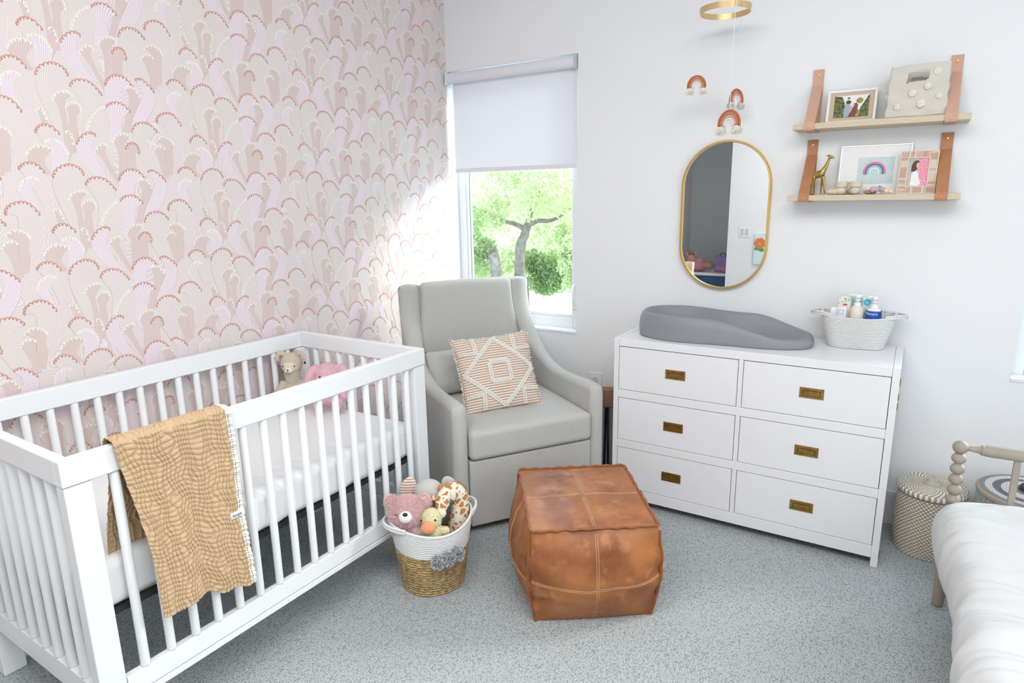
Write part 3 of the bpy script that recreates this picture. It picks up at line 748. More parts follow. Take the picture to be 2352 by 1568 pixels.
tag(o, 'grey moulded peanut-shaped changing pad lying on the dresser', 'changing pad')
# ---- white cotton rope basket
def ropemat(name, col, row, dark=.6, n=220):
    m = mat(name, col, .85); g = NG(m); x, y, z = g.xyz()
    a = g.m('MULTIPLY', g.m('ARCTAN2', y, x), n/TAU*.5); fz = g.m('DIVIDE', z, row); zig = g.m('ABSOLUTE', g.m('SUBTRACT', g.m('FRACT', g.m('MULTIPLY', fz, .5)), .5))
    t = g.m('ABSOLUTE', g.m('SUBTRACT', g.m('FRACT', g.m('ADD', a, g.m('MULTIPLY', zig, 2))), .5))
    g.bump(t, .8, .003); g.color(g.mix(sramp(g, t, .0, .35), tuple(c*.82 for c in col), col)); return m  # zigzag grooves tinted darker: groove shading put into the rope colour
ROPE = ropemat('cotton_rope', (.84, .84, .83), .0078)
def coil_shell(hx0, hy0, hx1, hy1, z0, z1, row, e=2.6, dip=0, nseg=96, thick=.007, flare=1.0):
    rows = int(round((z1-z0)/row))
    def sup(t, hx, hy):
        c, s_ = math.cos(t), math.sin(t)
        return (hx*abs(c)**(2/e)*(1 if c > 0 else -1), hy*abs(s_)**(2/e)*(1 if s_ > 0 else -1))
    mb = MB(); per = 6; N = rows*per
    def f(i, j, inn=False):
        t = i*TAU; k = j*N; fz = k/N; hx = lerp(hx0, hx1, fz**flare); hy = lerp(hy0, hy1, fz**flare)
        bump_ = .0036*abs(math.sin(PI*(k % per)/per))**.6 if not inn else -thick
        x, y = sup(t, hx+bump_, hy+bump_); z = lerp(z0, z1, fz) + dip*fz**2*(math.cos(2*t))
        return (x, y, z)
    mb.grid(f, nseg, N+1, cu=True); mb.grid(lambda i, j: f(i, j, True), nseg, 14, cu=True, flip=True)
    mb.grid(lambda i, j: [(lambda a, b: (lerp(a[0], b[0], j), lerp(a[1], b[1], j), lerp(a[2], b[2], j)))(f(i, 1), f(i, 1, True))][0], nseg, 2, cu=True)
    mb.grid(lambda i, j: (lambda p: (p[0]*j, p[1]*j, z0+.001))(f(i, 0)), nseg, 6, cu=True)
    return mb, f
bk1 = thing('rope_basket', 'small white coiled rope basket of baby toiletries on the right end of the dresser', 'basket', (2.312, -.125, DH), R(4))
mb, bf = coil_shell(.106, .058, .146, .088, 0, .148, .0078, 3.0, .009, 110)
mb.build('basket_body', ROPE, bk1, smooth=True)
for sg in (-1, 1):
    pts = spline([(sg*.10, -.075, .1495), (sg*.145, -.052, .153), (sg*.176, -.025, .152), (sg*.186, 0, .150), (sg*.176, .025, .152), (sg*.145, .052, .153), (sg*.10, .075, .1495)], 30)
    mb = MB(); mb.tube(pts, .0045, 8); mb.tube([p-Vector((0, 0, .009)) for p in pts], .0045, 8); mb.build('handle', ROPE, bk1, smooth=True)
CUTM = Matrix.Translation(bk1.location) @ Matrix.Rotation(R(4), 4, 'Z')
def inb(x, y, z=0): p = CUTM @ Vector((x, y, z)); return tuple(p)
PLW = mat('white_plastic', (.86, .87, .88), .25); BLUE = mat('blue_label', (.02, .10, .46), .35); TEAL = mat('teal_print', (.30, .68, .78), .5); TEAL2 = mat('aqua_blue', (.10, .52, .78), .5)
PALE = mat('pale_pack', (.80, .87, .87), .4, var=(40, (.50, .76, .74), .12)); LOT = mat('lotion', (.82, .75, .66), .25); RED = mat('red_print', (.65, .06, .05), .5)
def pump(nm, label, loc, r, h, body, band=None, txt=None, group=None, head=.05):
    e = thing(nm, label, 'bottle', loc, R(-20), group)
    mb = MB(); mb.lathe([(0, 0), (r*.95, 0), (r, .005), (r, h-.02), (r*.8, h-.006), (r*.45, h), (0, h)], 28); mb.build('bottle_body', body, e, smooth=True)
    if band:
        mb = MB(); mb.lathe([(r+.0004, band[0]), (r+.0004, band[1])], 28); mb.build('bottle_label', band[2], e, smooth=True)
    mb = MB(); mb.lathe([(r*.5, h-.004), (r*.52, h+.012), (.007, h+.015), (.007, h+.028), (0, h+.028)], 20)
    mb.tube([(0, 0, h+.02), (0, 0, h+.03)], .011, 14); mb.tube([(0, 0, h+.030), (0, 0, h+head)], .012, 14); mb.tube([(0, 0, h+head-.004), (-.02, -.012, h+head-.004), (-.027, -.016, h+head-.010)], .005, 8)
    mb.build('pump_head', PLW, e, smooth=True)
    return e
e = pump('pump_bottle', 'cream lotion bottle with white pump in the middle of the rope basket', inb(-.007, -.012, .006), .028, .178, LOT)
e = pump('pump_bottle', 'blue labelled bottle with white pump at the right of the rope basket', inb(.058, -.018, .006), .030, .174, PLW, (.05, .162, BLUE))
for k, ch in enumerate('Mustela'):
    a = R(-124+k*13); text_part(ch, 'letter', .017, PLW, e, Matrix.Rotation(a, 4, 'Z') @ Matrix.Translation((.0308, 0, .150)) @ Matrix.Rotation(R(90), 4, 'Z') @ Matrix.Rotation(R(90), 4, 'X'))
def pack(nm, label, cat, loc, rz, sx, sy, sz, m, b=.004, tilt=0):
    e = thing(nm, label, cat, loc, rz)
    rb = MB(); rbox(rb, (0, 0, sz/2), (sx/2, sy/2, sz/2), b, 10); rb.build('pack_body', m, e, smooth=True, merge=True); return e
SPOT = mat('floral_carton', (.85, .80, .68), .5)
e = pack('floral_carton', 'cream carton with small floral print at the back left of the rope basket', 'carton', inb(-.056, .012, .006), R(-8), .052, .03, .214, SPOT)
fl = MB(); rnd = random.Random(4)
for mm, cc in (('a', [(-.018, .208), (.0, .202), (-.020, .182)]), ('b', [(.006, .192), (-.008, .190)])):
    fl = MB()
    for px, pz in cc: fl.ell((px, -.0152, pz), (.004, .0006, .0035), 6)
    fl.build('floral_print', TEAL if mm == 'a' else mat('olive_print', (.5, .45, .2), .6), e)
MB().ell((.004, -.0152, .178), (.010, .0006, .004), 8).build('red_print', RED, e); MB().ell((.004, -.0152, .203), (.0035, .0006, .0035), 6).build('red_print', RED, e)
fl = MB(); fl.ell((.019, -.0152, .200), (.007, .0006, .007), 8); fl.build('teal_print', TEAL, e)
pack('small_white_jar', 'small white box low at the left inside the rope basket', 'box', inb(-.092, -.012, .006), 0, .034, .034, .166, PLW)
e = pack('white_tube', 'pale tube with an outlined square standing in front of the floral carton', 'tube', inb(-.064, -.034, .006), R(-6), .038, .024, .174, mat('lilac_white', (.80, .82, .90), .35), .008)
fl = MB(); 
for a in ((-.009, .009, .161, .1625), (-.009, .009, .143, .1445), (-.009, -.0075, .143, .1625), (.0075, .009, .143, .1625)): fl.box(a[0], a[1], -.0128, -.0122, a[2], a[3])
fl.build('outlined_square', TEAL2, e)
pack('aqua_wipes_pack', 'aqua and white wipes pack standing behind the pumps in the rope basket', 'pack', inb(-.016, .045, .006), R(4), .07, .018, .222, PALE, .006)
e = pack('flower_print_pack', 'pale pack with round blue flower print between the two pump bottles', 'pack', inb(.037, .022, .006), R(0), .056, .018, .212, PALE, .006)
fl = MB()
for k in range(12): a = TAU*k/12; fl.ell((-.006+.0105*math.cos(a), -.0098, .190+.0105*math.sin(a)), (.0045, .0008, .0045), 6)
fl.ell((-.006, -.0098, .190), (.011, .0009, .011), 12); fl.build('flower_print', TEAL2, e)
fl = MB(); fl.ell((-.006, -.0108, .190), (.004, .0006, .004), 8); fl.build('flower_centre', PALE, e)
# ================================================================== MIRROR
def pill(hw, zc0, zc1, n=28):
    return [(hw*math.cos(PI*k/n), zc1+hw*math.sin(PI*k/n)) for k in range(n+1)]+[(hw*math.cos(PI+PI*k/n), zc0+hw*math.sin(PI+PI*k/n)) for k in range(n+1)]
mir = thing('wall_mirror', 'tall round-ended mirror with thin gold frame hanging above the dresser', 'mirror', (1.683, 0, 1.419))
HM, HZ = .212, .358-.212
def pring(r0, y0, r1, y1, mb):
    a, b = pill(r0, -HZ, HZ), pill(r1, -HZ, HZ); n = len(a)
    mb.add([(p[0], y0, p[1]) for p in a]+[(p[0], y1, p[1]) for p in b], [(i, (i+1) % n, n+(i+1) % n, n+i) for i in range(n)])
mb = MB()
for a, b, c, d in ((HM, 0, HM, -.026), (HM, -.026, HM-.002, -.028), (HM-.002, -.028, HM-.009, -.028), (HM-.009, -.028, HM-.011, -.026), (HM-.011, -.026, HM-.011, -.016)): pring(a, b, c, d, mb)
mb.build('gold_frame', BRASS, mir)
MG = mat('mirror_glass', (.86, .88, .88), .01, 1)
mb = MB(); q = pill(HM-.010, -HZ, HZ); mb.add([(p[0], -.018, p[1]) for p in q], [tuple(range(len(q)))]); mb.build('mirror_pane', MG, mir)
# ================================================================== SHELVES
PINE = mat('pale_pine', (.62, .52, .38), .6); g = NG(PINE); x, y, z = g.xyz()
gr = g.m('SINE', g.m('ADD', g.m('MULTIPLY', z, 500), g.m('MULTIPLY', g.noise(9, 4), 30))); g.color(g.mix(g.m('MULTIPLY', gr, .35), (.66, .56, .42), (.56, .45, .31)))
L1 = mat('pink_tan_leather', (.66, .40, .30), .55, var=(30, (.60, .35, .25), .3), bump=(300, .2)); L2 = mat('brown_tan_leather', (.52, .25, .13), .5, var=(18, (.42, .18, .08), .3), bump=(300, .2))
RIV = mat('rivet', (.85, .62, .22), .2, 1)
SD = .160
def shelf(zb, zt, lm, label, xl=1.990, xr=2.623):
    th = .024; e = thing('wall_shelf', label, 'shelf', ((xl+xr)/2, 0, zb), 0, None); ox = (xl+xr)/2
    MB().box(xl-ox, xr-ox, -SD, -.002, 0, th).build('shelf_board', PINE, e, bevel=.0015)
    for a, b in ((2.035, 2.077), (2.538, 2.580)):
        H = zt-zb; f = .0035
        pf_ = [(-.0055, H), (-.0070, H-.05)]
        pts = [Vector((p[0], p[1])) for p in pf_]+[Vector((lerp(-.008, -SD-.0035, k/12), lerp(H-.065, th+.004, k/12))) for k in range(13)]
        pts += [Vector((-SD-.003, th)), Vector((-SD-.003, .004)), Vector((-SD-.001, -.003)), Vector((-SD+.006, -.003)), Vector((-.008, -.003)), Vector((-.0025, .0)), Vector((-.002, .02)), Vector((-.002, H))]
        mb = MB(); mb.ribbon([(p[0], p[1]) for p in pts], a-ox, b-ox, .0026); s_ = mb.build('leather_strap', lm, e)
        c = (a+b)/2-ox
        for (yy, zz, up) in ((-.0085, H-.022, 1), (-SD-.005, .010, 1)):
            m2 = MB(); r_ = .0055 if zz > .1 else .0032; m2.ell((c, yy, zz), (r_, .0022, r_), 8); m2.build('rivet', RIV, s_, smooth=True)
        m2 = MB(); m2.ell((c, -SD+.02, -.005), (.003, .003, .0015), 6); m2.build('rivet', RIV, s_, smooth=True)
    return e
shelf(1.789, 2.050, L1, 'upper pine shelf hung on pinkish tan leather straps')
shelf(1.490, 1.755, L2, 'lower pine shelf hung on darker brown leather straps')
US, LS = 1.813+.0005, 1.514+.0005
# ---- leaning frames.   local: x right, z up, front faces -y
def frame_obj(nm, label, x, yb, z, wd, ht, lean, rz, bw, fm, th=.014, cat='picture frame'):
    e = thing(nm, label, cat, (x, yb, z), 0); e.rotation_euler = (R(-lean), 0, R(rz))
    mb = MB(); mb.box(-wd/2, wd/2, -.0, th, 0, bw); mb.box(-wd/2, wd/2, 0, th, ht-bw, ht); mb.box(-wd/2, -wd/2+bw, 0, th, bw, ht-bw); mb.box(wd/2-bw, wd/2, 0, th, bw, ht-bw)
    mb.build('frame_moulding', fm, e, bevel=.0012); return e
def quad(mb, x0, x1, z0, z1, y): mb.add([(x0, y, z0), (x1, y, z0), (x1, y, z1), (x0, y, z1)], [(0, 1, 2, 3)])
def poly(mb, pts, y): mb.add([(p[0], y, p[1]) for p in pts], [tuple(range(len(pts)))])
def disc(mb, cx, cz, rx, rz, y, n=16): poly(mb, [(cx+rx*math.cos(TAU*k/n), cz+rz*math.sin(TAU*k/n)) for k in range(n)], y)
def leaves(name, c1, c2, sc):
    return mat(name, c1, .6, var=(sc, c2, .08))
FW = mat('white_frame', (.86, .86, .87), .35); MATB = mat('tan_mat_board', (.62, .47, .35), .7)
SKIN = mat('print_skin', (.72, .48, .36), .6); DBLUE = mat('print_denim', (.36, .44, .56), .6); MAR = mat('print_maroon', (.22, .06, .06), .6); HAIR = mat('print_hair', (.09, .05, .03), .6); HAIR2 = mat('print_auburn', (.22, .09, .04), .6)
e = frame_obj('photo_frame', 'white frame with tan mat and family photo among fir trees on upper shelf', 2.200, -.075, US, .188, .140, 12, 0, .010, FW, .018)
mb = MB(); quad(mb, -.085, .085, .009, .131, .004); mb.build('mat_board', MATB, e)
pr_ = []
def layer(par, nm, m, fn, y):
    mb = MB(); fn(mb, y); return mb.build(nm, m, par)
ph = layer(e, 'photo_print', mat('print_sky', (.86, .83, .80), .5), lambda mb, y: quad(mb, -.066, .066, .024, .116, y), .0034)
layer(ph, 'fir_trees', leaves('print_firs', (.05, .08, .03), (.20, .20, .06), 90), lambda mb, y: [poly(mb, [(-.066, .024), (-.025, .024), (-.02, .05), (-.028, .09), (-.038, .112), (-.066, .116)], y), poly(mb, [(.028, .024), (.066, .024), (.066, .114), (.060, .110), (.050, .09), (.034, .06)], y), poly(mb, [(-.02, .024), (.03, .024), (.026, .040), (-.016, .044)], y)], .0030)
layer(ph, 'far_shrub', leaves('print_shrub', (.22, .22, .06), (.45, .40, .10), 80), lambda mb, y: [disc(mb, .030, .092, .013, .012, y), disc(mb, .022, .040, .012, .016, y)], .0028)
layer(ph, 'man_in_denim', DBLUE, lambda mb, y: poly(mb, [(-.026, .026), (-.008, .026), (-.004, .048), (.002, .058), (-.006, .078), (-.022, .080), (-.028, .058)], y), .0026)
layer(ph, 'woman_in_maroon', MAR, lambda mb, y: poly(mb, [(-.006, .024), (.018, .026), (.022, .05), (.024, .070), (.012, .074), (.004, .060), (-.002, .044)], y), .0024)
layer(ph, 'dark_hair', HAIR, lambda mb, y: [disc(mb, -.012, .087, .010, .008, y), disc(mb, -.012, .103, .005, .005, y)], .0022)
layer(ph, 'long_auburn_hair', HAIR2, lambda mb, y: poly(mb, [(.010, .080), (.018, .084), (.025, .074), (.024, .052), (.018, .056)], y), .0022)
layer(ph, 'child_and_faces', SKIN, lambda mb, y: [disc(mb, -.012, .099, .003, .004, y), disc(mb, .008, .077, .004, .005, y), disc(mb, .0, .066, .004, .007, y), disc(mb, -.002, .052, .006, .003, y)], .0020)
# rainbow art print in a clear frame
CL = mat('clear_acrylic', (.78, .79, .88), .12, spec=.8, coat=.5)
e = frame_obj('art_frame', 'clear edged frame with painted pink and teal rainbow on the lower shelf', 2.308, -.050, LS, .268, .208, 8, 0, .006, CL, .012)
pp = layer(e, 'white_paper', mat('paper', (.85, .85, .86), .5), lambda mb, y: quad(mb, -.128, .128, .006, .202, y), .004)
AQ = mat('watercolour_aqua', (.56, .69, .70), .8, var=(30, (.66, .76, .76), .2))
def wob(mb, y):
    pts = []
    for k in range(60):
        t = k/60*4; sd = int(t); f = t-sd; x, z = ((lerp(-1, 1, f), 1), (1, lerp(1, -1, f)), (lerp(1, -1, f), -1), (-1, lerp(-1, 1, f)))[sd]
        r_ = 1+.035*noise.noise(Vector((x*3, z*3, 2))); pts.append((.006+x*.068*r_, .100+z*.056*r_))
    poly(mb, pts, y)
layer(pp, 'aqua_wash', AQ, wob, .0034)
def arch(mb, r0, r1, cx, cz, y, n=20, leg=.010):
    o = [(-r1, -leg)]+[(-r1*math.cos(PI*k/n), r1*math.sin(PI*k/n)*1.0) for k in range(n+1)]+[(r1, -leg)]; i_ = [(-r0, -leg)]+[(-r0*math.cos(PI*k/n), r0*math.sin(PI*k/n)) for k in range(n+1)]+[(r0, -leg)]
    m = len(o); mb.add([(cx+p[0], y, cz+p[1]) for p in o]+[(cx+p[0], y, cz+p[1]) for p in i_], [(k, k+1, m+k+1, m+k) for k in range(m-1)])
for nm_, m_, r0, r1 in (('pink_band', mat('print_pink', (.80, .20, .42), .7), .035, .043), ('navy_band', mat('print_navy', (.10, .16, .25), .7), .029, .035), ('teal_band', mat('print_teal', (.32, .62, .68), .7), .020, .029), ('white_band', mat('print_white', (.80, .86, .86), .7), .015, .020)):
    layer(pp, nm_, m_, lambda mb, y: arch(mb, r0, r1, .002, .094, y), .0030)
# wooden block frame
e = frame_obj('block_frame', 'pale wood block frame with photo of a woman in white against pink', 2.468, -.108, LS, .134, .178, 14, -3, .004, mat('cream_edge', (.80, .73, .60), .5), .014)
WB = [mat('wood_block_a', (.66, .46, .36), .6), mat('wood_block_b', (.74, .60, .50), .6), mat('wood_block_c', (.58, .38, .28), .6)]
rnd = random.Random(2); mb = MB(); IW, IH = .036, .058; cz = .089
def blk_row(a, b, z0, z1):
    k = int((z1-z0)/.0085)
    for q in range(k):
        mb.cur = rnd.randrange(3); mb.box(a+.0004, b-.0004, .001-rnd.random()*.001, .010, z0+(z1-z0)*q/k+.0003, z0+(z1-z0)*(q+1)/k-.0003)
blk_row(-.063, -IW-.003, .004, .174); blk_row(IW+.003, .063, .004, .174)
for a, b in ((.004, cz-IH-.003), (cz+IH+.003, .174)):
    for q in range(8): mb.cur = rnd.randrange(3); x0 = -IW-.003+(2*IW+.006)*q/8; mb.box(x0+.0003, x0+(2*IW+.006)/8-.0003, .001-rnd.random()*.001, .010, a, b)
mb.build('block_border', WB, e)
mb = MB(); mb.box(-IW-.003, IW+.003, -.0008, .006, cz-IH-.003, cz-IH); mb.box(-IW-.003, IW+.003, -.0008, .006, cz+IH, cz+IH+.003); mb.box(-IW-.003, -IW, -.0008, .006, cz-IH, cz+IH); mb.box(IW, IW+.003, -.0008, .006, cz-IH, cz+IH)
mb.build('inner_rim', mat('cream_edge', (.8, .73, .6)), e)
ph = layer(e, 'photo_print', mat('print_lilac', (.62, .50, .62), .6, var=(120, (.42, .50, .40), .1)), lambda mb, y: quad(mb, -IW, IW, cz-IH, cz+IH, y), .006)
layer(ph, 'pink_backdrop', mat('print_roses', (.80, .20, .36), .6, var=(160, (.88, .48, .56), .12)), lambda mb, y: quad(mb, .000, IW, cz-IH, cz+IH, y), .0056)
layer(ph, 'woman_arm', SKIN, lambda mb, y: poly(mb, [(-.030, .045), (-.024, .075), (-.018, .080), (-.012, .06), (-.008, .042), (.004, .036), (.004, .032), (-.02, .034)], y), .0053)
layer(ph, 'white_dress', mat('print_dress', (.84, .88, .86), .6), lambda mb, y: poly(mb, [(-.024, .036), (-.020, .060), (-.022, .078), (-.014, .094), (-.004, .096), (.002, .084), (.004, .068), (.012, .052), (.014, .040), (.006, .033)], y), .0051)
layer(ph, 'woman_hair', HAIR, lambda mb, y: poly(mb, [(-.024, .094), (-.023, .120), (-.016, .136), (-.004, .139), (.004, .132), (.0, .122), (-.004, .100), (-.012, .092)], y), .0049)
layer(ph, 'woman_face', SKIN, lambda mb, y: disc(mb, -.001, .118, .0065, .012, y), .0047)
# ---- brass giraffe
gi = thing('giraffe_figurine', 'small polished brass giraffe standing at the left end of the lower shelf', 'figurine', (2.100, -.085, LS), R(-12))
sh = [('t', spline([(-.022, 0, .080), (-.008, 0, .086), (.008, 0, .090), (.020, 0, .096)], 12), [.013, .0145, .0150, .0155, .016, .0165, .0165, .0165, .016, .0155, .0145, .013]),
      ('t', spline([(.016, 0, .100), (.026, 0, .118), (.034, 0, .140), (.040, 0, .158)], 10), [.013, .0115, .010, .009, .008, .0072, .0065, .006, .0058, .0058]),
      ('t', [(.036, 0, .160), (.044, 0, .160), (.052, 0, .157), (.058, 0, .155)], [.006, .0068, .0055, .004])]
for x, y, x2 in ((-.020, .006, -.032), (-.016, -.007, -.020), (.018, .007, .012), (.022, -.006, .030)):
    sh.append(('t', [(x, y, .078), ((x+x2)/2, y, .055), (x2, y, .034), (x2+.001, y, .008), (x2+.002, y, .003)], [.0090, .0062, .0042, .0036, .0052]))
for y in (-.005, .005): sh += [('t', [(.037, y*.6, .162), (.035, y, .171)], [.0018, .0022]), ('t', [(.037, y, .163), (.032, y*2.4, .165), (.028, y*3, .164)], [.002, .003, .0018])]
sh.append(('t', spline([(-.034, 0, .084), (-.040, 0, .070), (-.039, 0, .05), (-.041, 0, .040)], 8), [.002]*6+[.003, .0025]))
b_ = blob(sh, .0014, 4); b_.build('giraffe_body', GOLD, gi, smooth=True)
# ---- knitted booties
BOOT = mat('cream_knit', (.74, .66, .53), .95, bump=(380, .8, .002), sub=0)
def bootie(x, y, rz, label):
    e = thing('baby_bootie', label, 'bootie', (x, y, LS), rz, None)
    b = blob([('e', (-.022, 0, .013), (.030, .021, .0135)), ('e', (.008, 0, .016), (.024, .021, .017)), ('t', [(.012, 0, .018), (.012, 0, .043)], [.0185, .0185])], .002, 8)
    b.build('knitted_foot', BOOT, e, smooth=True)
    mb = MB()
    for zz, rr in ((.036, .0195), (.048, .0200)): mb.tube([(.012+rr*math.cos(TAU*k/24), rr*math.sin(TAU*k/24), zz) for k in range(24)], .0065, 8, closed=True)
    mb.tube([(.012+.0185*math.cos(TAU*k/24), .0185*math.sin(TAU*k/24), .042) for k in range(24)], .0075, 8, closed=True)
    mb.build('folded_cuff', BOOT, e, smooth=True)
bootie(2.185, -.110, R(4), 'left cream knitted baby bootie, beside the giraffe on the lower shelf')
bootie(2.247, -.105, R(-78+10), 'right cream knitted baby bootie, toe pointing forward on the lower shelf')
# ---- wooden piece and beads
tw = thing('wooden_teether', 'brown leaf-shaped wooden piece lying on the lower shelf under the rainbow picture', 'teether', (2.318, -.105, LS), R(5))
b = blob([('e', (-.012, 0, .009), (.026, .014, .0095)), ('t', [(0, 0, .012), (.016, 0, .024), (.024, 0, .035)], [.009, .007, .003])], .0018, 5); b.build('carved_wood', mat('brown_wood', (.50, .29, .20), .55, var=(40, (.42, .22, .14), .3)), tw, smooth=True)
bs = thing('bead_string', 'string of pink, grey and cream wooden beads in front of the wood block frame', 'beads', (2.36, -.128, LS), 0)
for k, (x, z, r_, c) in enumerate(((-.042, .020, .0125, 'p'), (-.030, .0205, .011, 'p'), (-.016, .021, .0115, 'g'), (-.004, .018, .010, 'n'), (.006, .0130, .0105, 'c'), (.022, .0105, .0095, 'c'), (-.010, .008, .006, 'n'))):
    m_ = {'p': mat('bead_pink', (.70, .40, .48), .5), 'g': mat('bead_grey', (.36, .40, .44), .5), 'c': mat('bead_cream', (.80, .70, .55), .5), 'n': mat('bead_natural', (.60, .45, .32), .5)}[c]
    m2 = MB(); m2.ell((x, -.002*(k % 2), max(z, r_+.0002)), r_, 10); m2.build('bead', m_, bs, smooth=True)
# ---- linen bag with rosettes
LIN = mat('linen_felt', (.66, .62, .55), .95, bump=(600, .5, .002), var=(12, (.72, .68, .61), .3))
bag = thing('storage_bag', 'stiff beige linen bag with handle slot and cream rosettes on upper shelf', 'bag', (2.437, -.078, US), R(-2))
def bagp(a, h, n=0):      # a: 0..4 around, h: 0..1
    sd = int(a) % 4; f = a-int(a); hw_, hd = .104, .058; c = [(-hw_, -hd), (hw_, -hd), (hw_, hd), (-hw_, hd)]
    p, q = c[sd], c[(sd+1) % 4]; x, y = lerp(p[0], q[0], f), lerp(p[1], q[1], f)
    r_ = 1+.03*noise.noise(Vector((x*22, y*22+h*3, h*4))); bow = -.010*math.sin(f*PI)*(h) if sd == 1 else 0
    ht = .188+.006*math.sin(a*2.1)+(.012 if x < 0 and y < 0 else 0)*0
    sl = 1-.05*h if sd in (3,) else 1
    y += (.010*math.sin(f*PI)*h if sd == 0 else 0)*-1 + noise.noise(Vector((x*14, h*5, 3)))*.008
    x = x*r_+noise.noise(Vector((y*14, h*5, 9)))*.007 + .002*h - .006*h*(x/.1)
    return Vector((x, y, .002+h*ht))
mb = MB(); NA, NH = 144, 40; V = []; 
for i in range(NA):
    for j in range(NH+1): V.append(bagp(i/NA*4, j/NH))
F = []
for i in range(NA):
    for j in range(NH):
        a_ = (i+.5)/NA*4; h_ = (j+.5)/NH; f_ = a_-int(a_)
        if int(a_) in (0, 2) and .30 < f_ < .68 and .66+.03*(f_-.3)/.38 < h_ < .85+.03*(f_-.3)/.38: continue
        F.append((i*(NH+1)+j, ((i+1) % NA)*(NH+1)+j, ((i+1) % NA)*(NH+1)+j+1, i*(NH+1)+j+1))
mb.add(V, F); k0 = len(V); mb.add([(-.1, -.055, .003), (.1, -.055, .003), (.1, .055, .003), (-.1, .055, .003)], [(0, 1, 2, 3)])
mb.build('bag_body', LIN, bag, smooth=True, solid=.003, recalc=False)
ROS = mat('rosette_cream', (.82, .78, .68), .9, bump=(300, .5, .002))
def rosette(a, h, r_):
    p = bagp(a, h); q = bagp(a+.02, h); t = (q-p).normalized(); nn = Vector((t.y, -t.x, 0)).normalized(); up = Vector((0, 0, 1)); mb = MB(); rnd2 = random.Random(int(a*100))
    for k in range(9):
        an = TAU*k/9; rr = r_*.62; c = p+nn*.004+t*rr*math.cos(an)+up*rr*math.sin(an); mb.ell(c, (r_*.38, r_*.38, r_*.38), 5)
    for k in range(5):
        an = TAU*k/5+.4; rr = r_*.28; c = p+nn*.007+t*rr*math.cos(an)+up*rr*math.sin(an); mb.ell(c, r_*.3, 5)
    mb.build('rosette', ROS, bag, smooth=True)
for a, h, r_ in ((.20, .20, .013), (.42, .45, .015), (.58, .24, .017), (.66, .56, .013), (.80, .83, .015), (.88, .36, .012), (3.6, .72, .012), (3.75, .42, .012), (3.4, .5, .012)): rosette(a, h, r_)
mb = MB(); rbox(mb, (0, .0, .06), (.085, .045, .055), .02, 8, lambda p: p+Vector((0, 0, .02*noise.noise(p*30)))); mb.build('folded_cloth', mat('cloth_inside', (.70, .58, .40), .9), bag, smooth=True, merge=True)
# ================================================================== MOBILE
mo = thing('baby_mobile', 'hanging mobile, gold hoop with three terracotta yarn rainbows above the mirror', 'mobile', (1.70, -.25, 2.29))
HOOP = mat('gold_hoop', (.72, .52, .27), .35, .6)
mb = MB(); mb.grid(lambda i, j: ((.107-(.0045 if .24 < j < .76 else 0)*1)*math.cos(TAU*i), (.107-(.0045 if .24 < j < .76 else 0))*math.sin(TAU*i), (.012 if (j < .01 or j > .74) else -.012)), 96, 4, cu=True, cv=True); mb.build('hoop', HOOP, mo, smooth=False)
COT = mat('white_cord', (.85, .84, .82), .9)
YC = [mat('yarn_terracotta', (.52, .16, .07), .9, bump=(500, .6, .002)), mat('yarn_rust', (.60, .22, .12), .9, bump=(500, .6, .002)), mat('yarn_dusty_pink', (.72, .42, .38), .9, bump=(500, .6, .002)), mat('yarn_cream', (.84, .80, .73), .9, bump=(500, .6, .002))]
TAS = mat('tassel_cream', (.86, .83, .76), .95)
for ang, zt, sc, rz in ((186, 2.042, .80, 18), (66, 1.985, .86, 62), (306, 1.877, 1.0, -12)):
    a = R(ang); cx, cy = .107*math.cos(a), .107*math.sin(a)
    mb = MB(); mb.tube([(cx*1.03, cy*1.03, .013), (cx*1.03, cy*1.03, -.013), (cx, cy, -.03), (cx, cy, zt-2.29)], .0013, 5); mb.build('cord', COT, mo)
    mb = MB(); mb.tube([(cx, cy, .012), (0, 0, CEIL-2.29-.005)], .0013, 5); mb.build('cord', COT, mo)
    rb = bpy.data.objects.new('yarn_rainbow', None); COL.objects.link(rb); rb.parent = mo; rb.location = (cx, cy, zt-2.29-.060*sc); rb.rotation_euler = (0, 0, R(rz)); rb.scale = (sc,)*3
    for k, r_ in enumerate((.047, .037, .027, .0185)):
        pts = [(-r_*.98, 0, -.012)]+[(-r_*math.cos(PI*q/18), 0, r_*1.15*math.sin(PI*q/18)) for q in range(19)]+[(r_*.98, 0, -.012)]
        mb = MB(); mb.tube(pts, .0052, 8); mb.build('yarn_arch', YC[k], rb, smooth=True)
    for sg in (-1, 1):
        mb = MB(); mb.ell((sg*.034, 0, -.016), (.016, .008, .006), 8); mb.nr = None
        F0 = list(mb.f); rnd = random.Random(int(ang)+sg)
        vs = []; fs = []
        for q in range(420):
            x = sg*.036+rnd.uniform(-.013, .013); y = rnd.uniform(-.008, .008); L = rnd.uniform(.014, .036); dx = (x-sg*.036)*.9+rnd.uniform(-.007, .007); dy = rnd.uniform(-.014, .014)
            k = len(vs); w_ = .0009; z0 = -.014+rnd.uniform(-.004, .006); vs += [(x-w_, y, z0), (x+w_, y, z0), (x+dx*.6+w_, y+dy*.6, z0-L*.6), (x+dx*.6-w_, y+dy*.6, z0-L*.6), (x+dx+rnd.uniform(-.003, .003), y+dy, z0-L)]
            fs += [(k, k+1, k+2, k+3), (k+3, k+2, k+4)]
        mb.add(vs, fs); mb.build('tassel', TAS, rb)
MB().lathe([(0, 0), (.012, 0), (.012, -.006), (0, -.008)], 14).build('ceiling_hook', BRASS, mo, loc=(0, 0, CEIL-2.29))
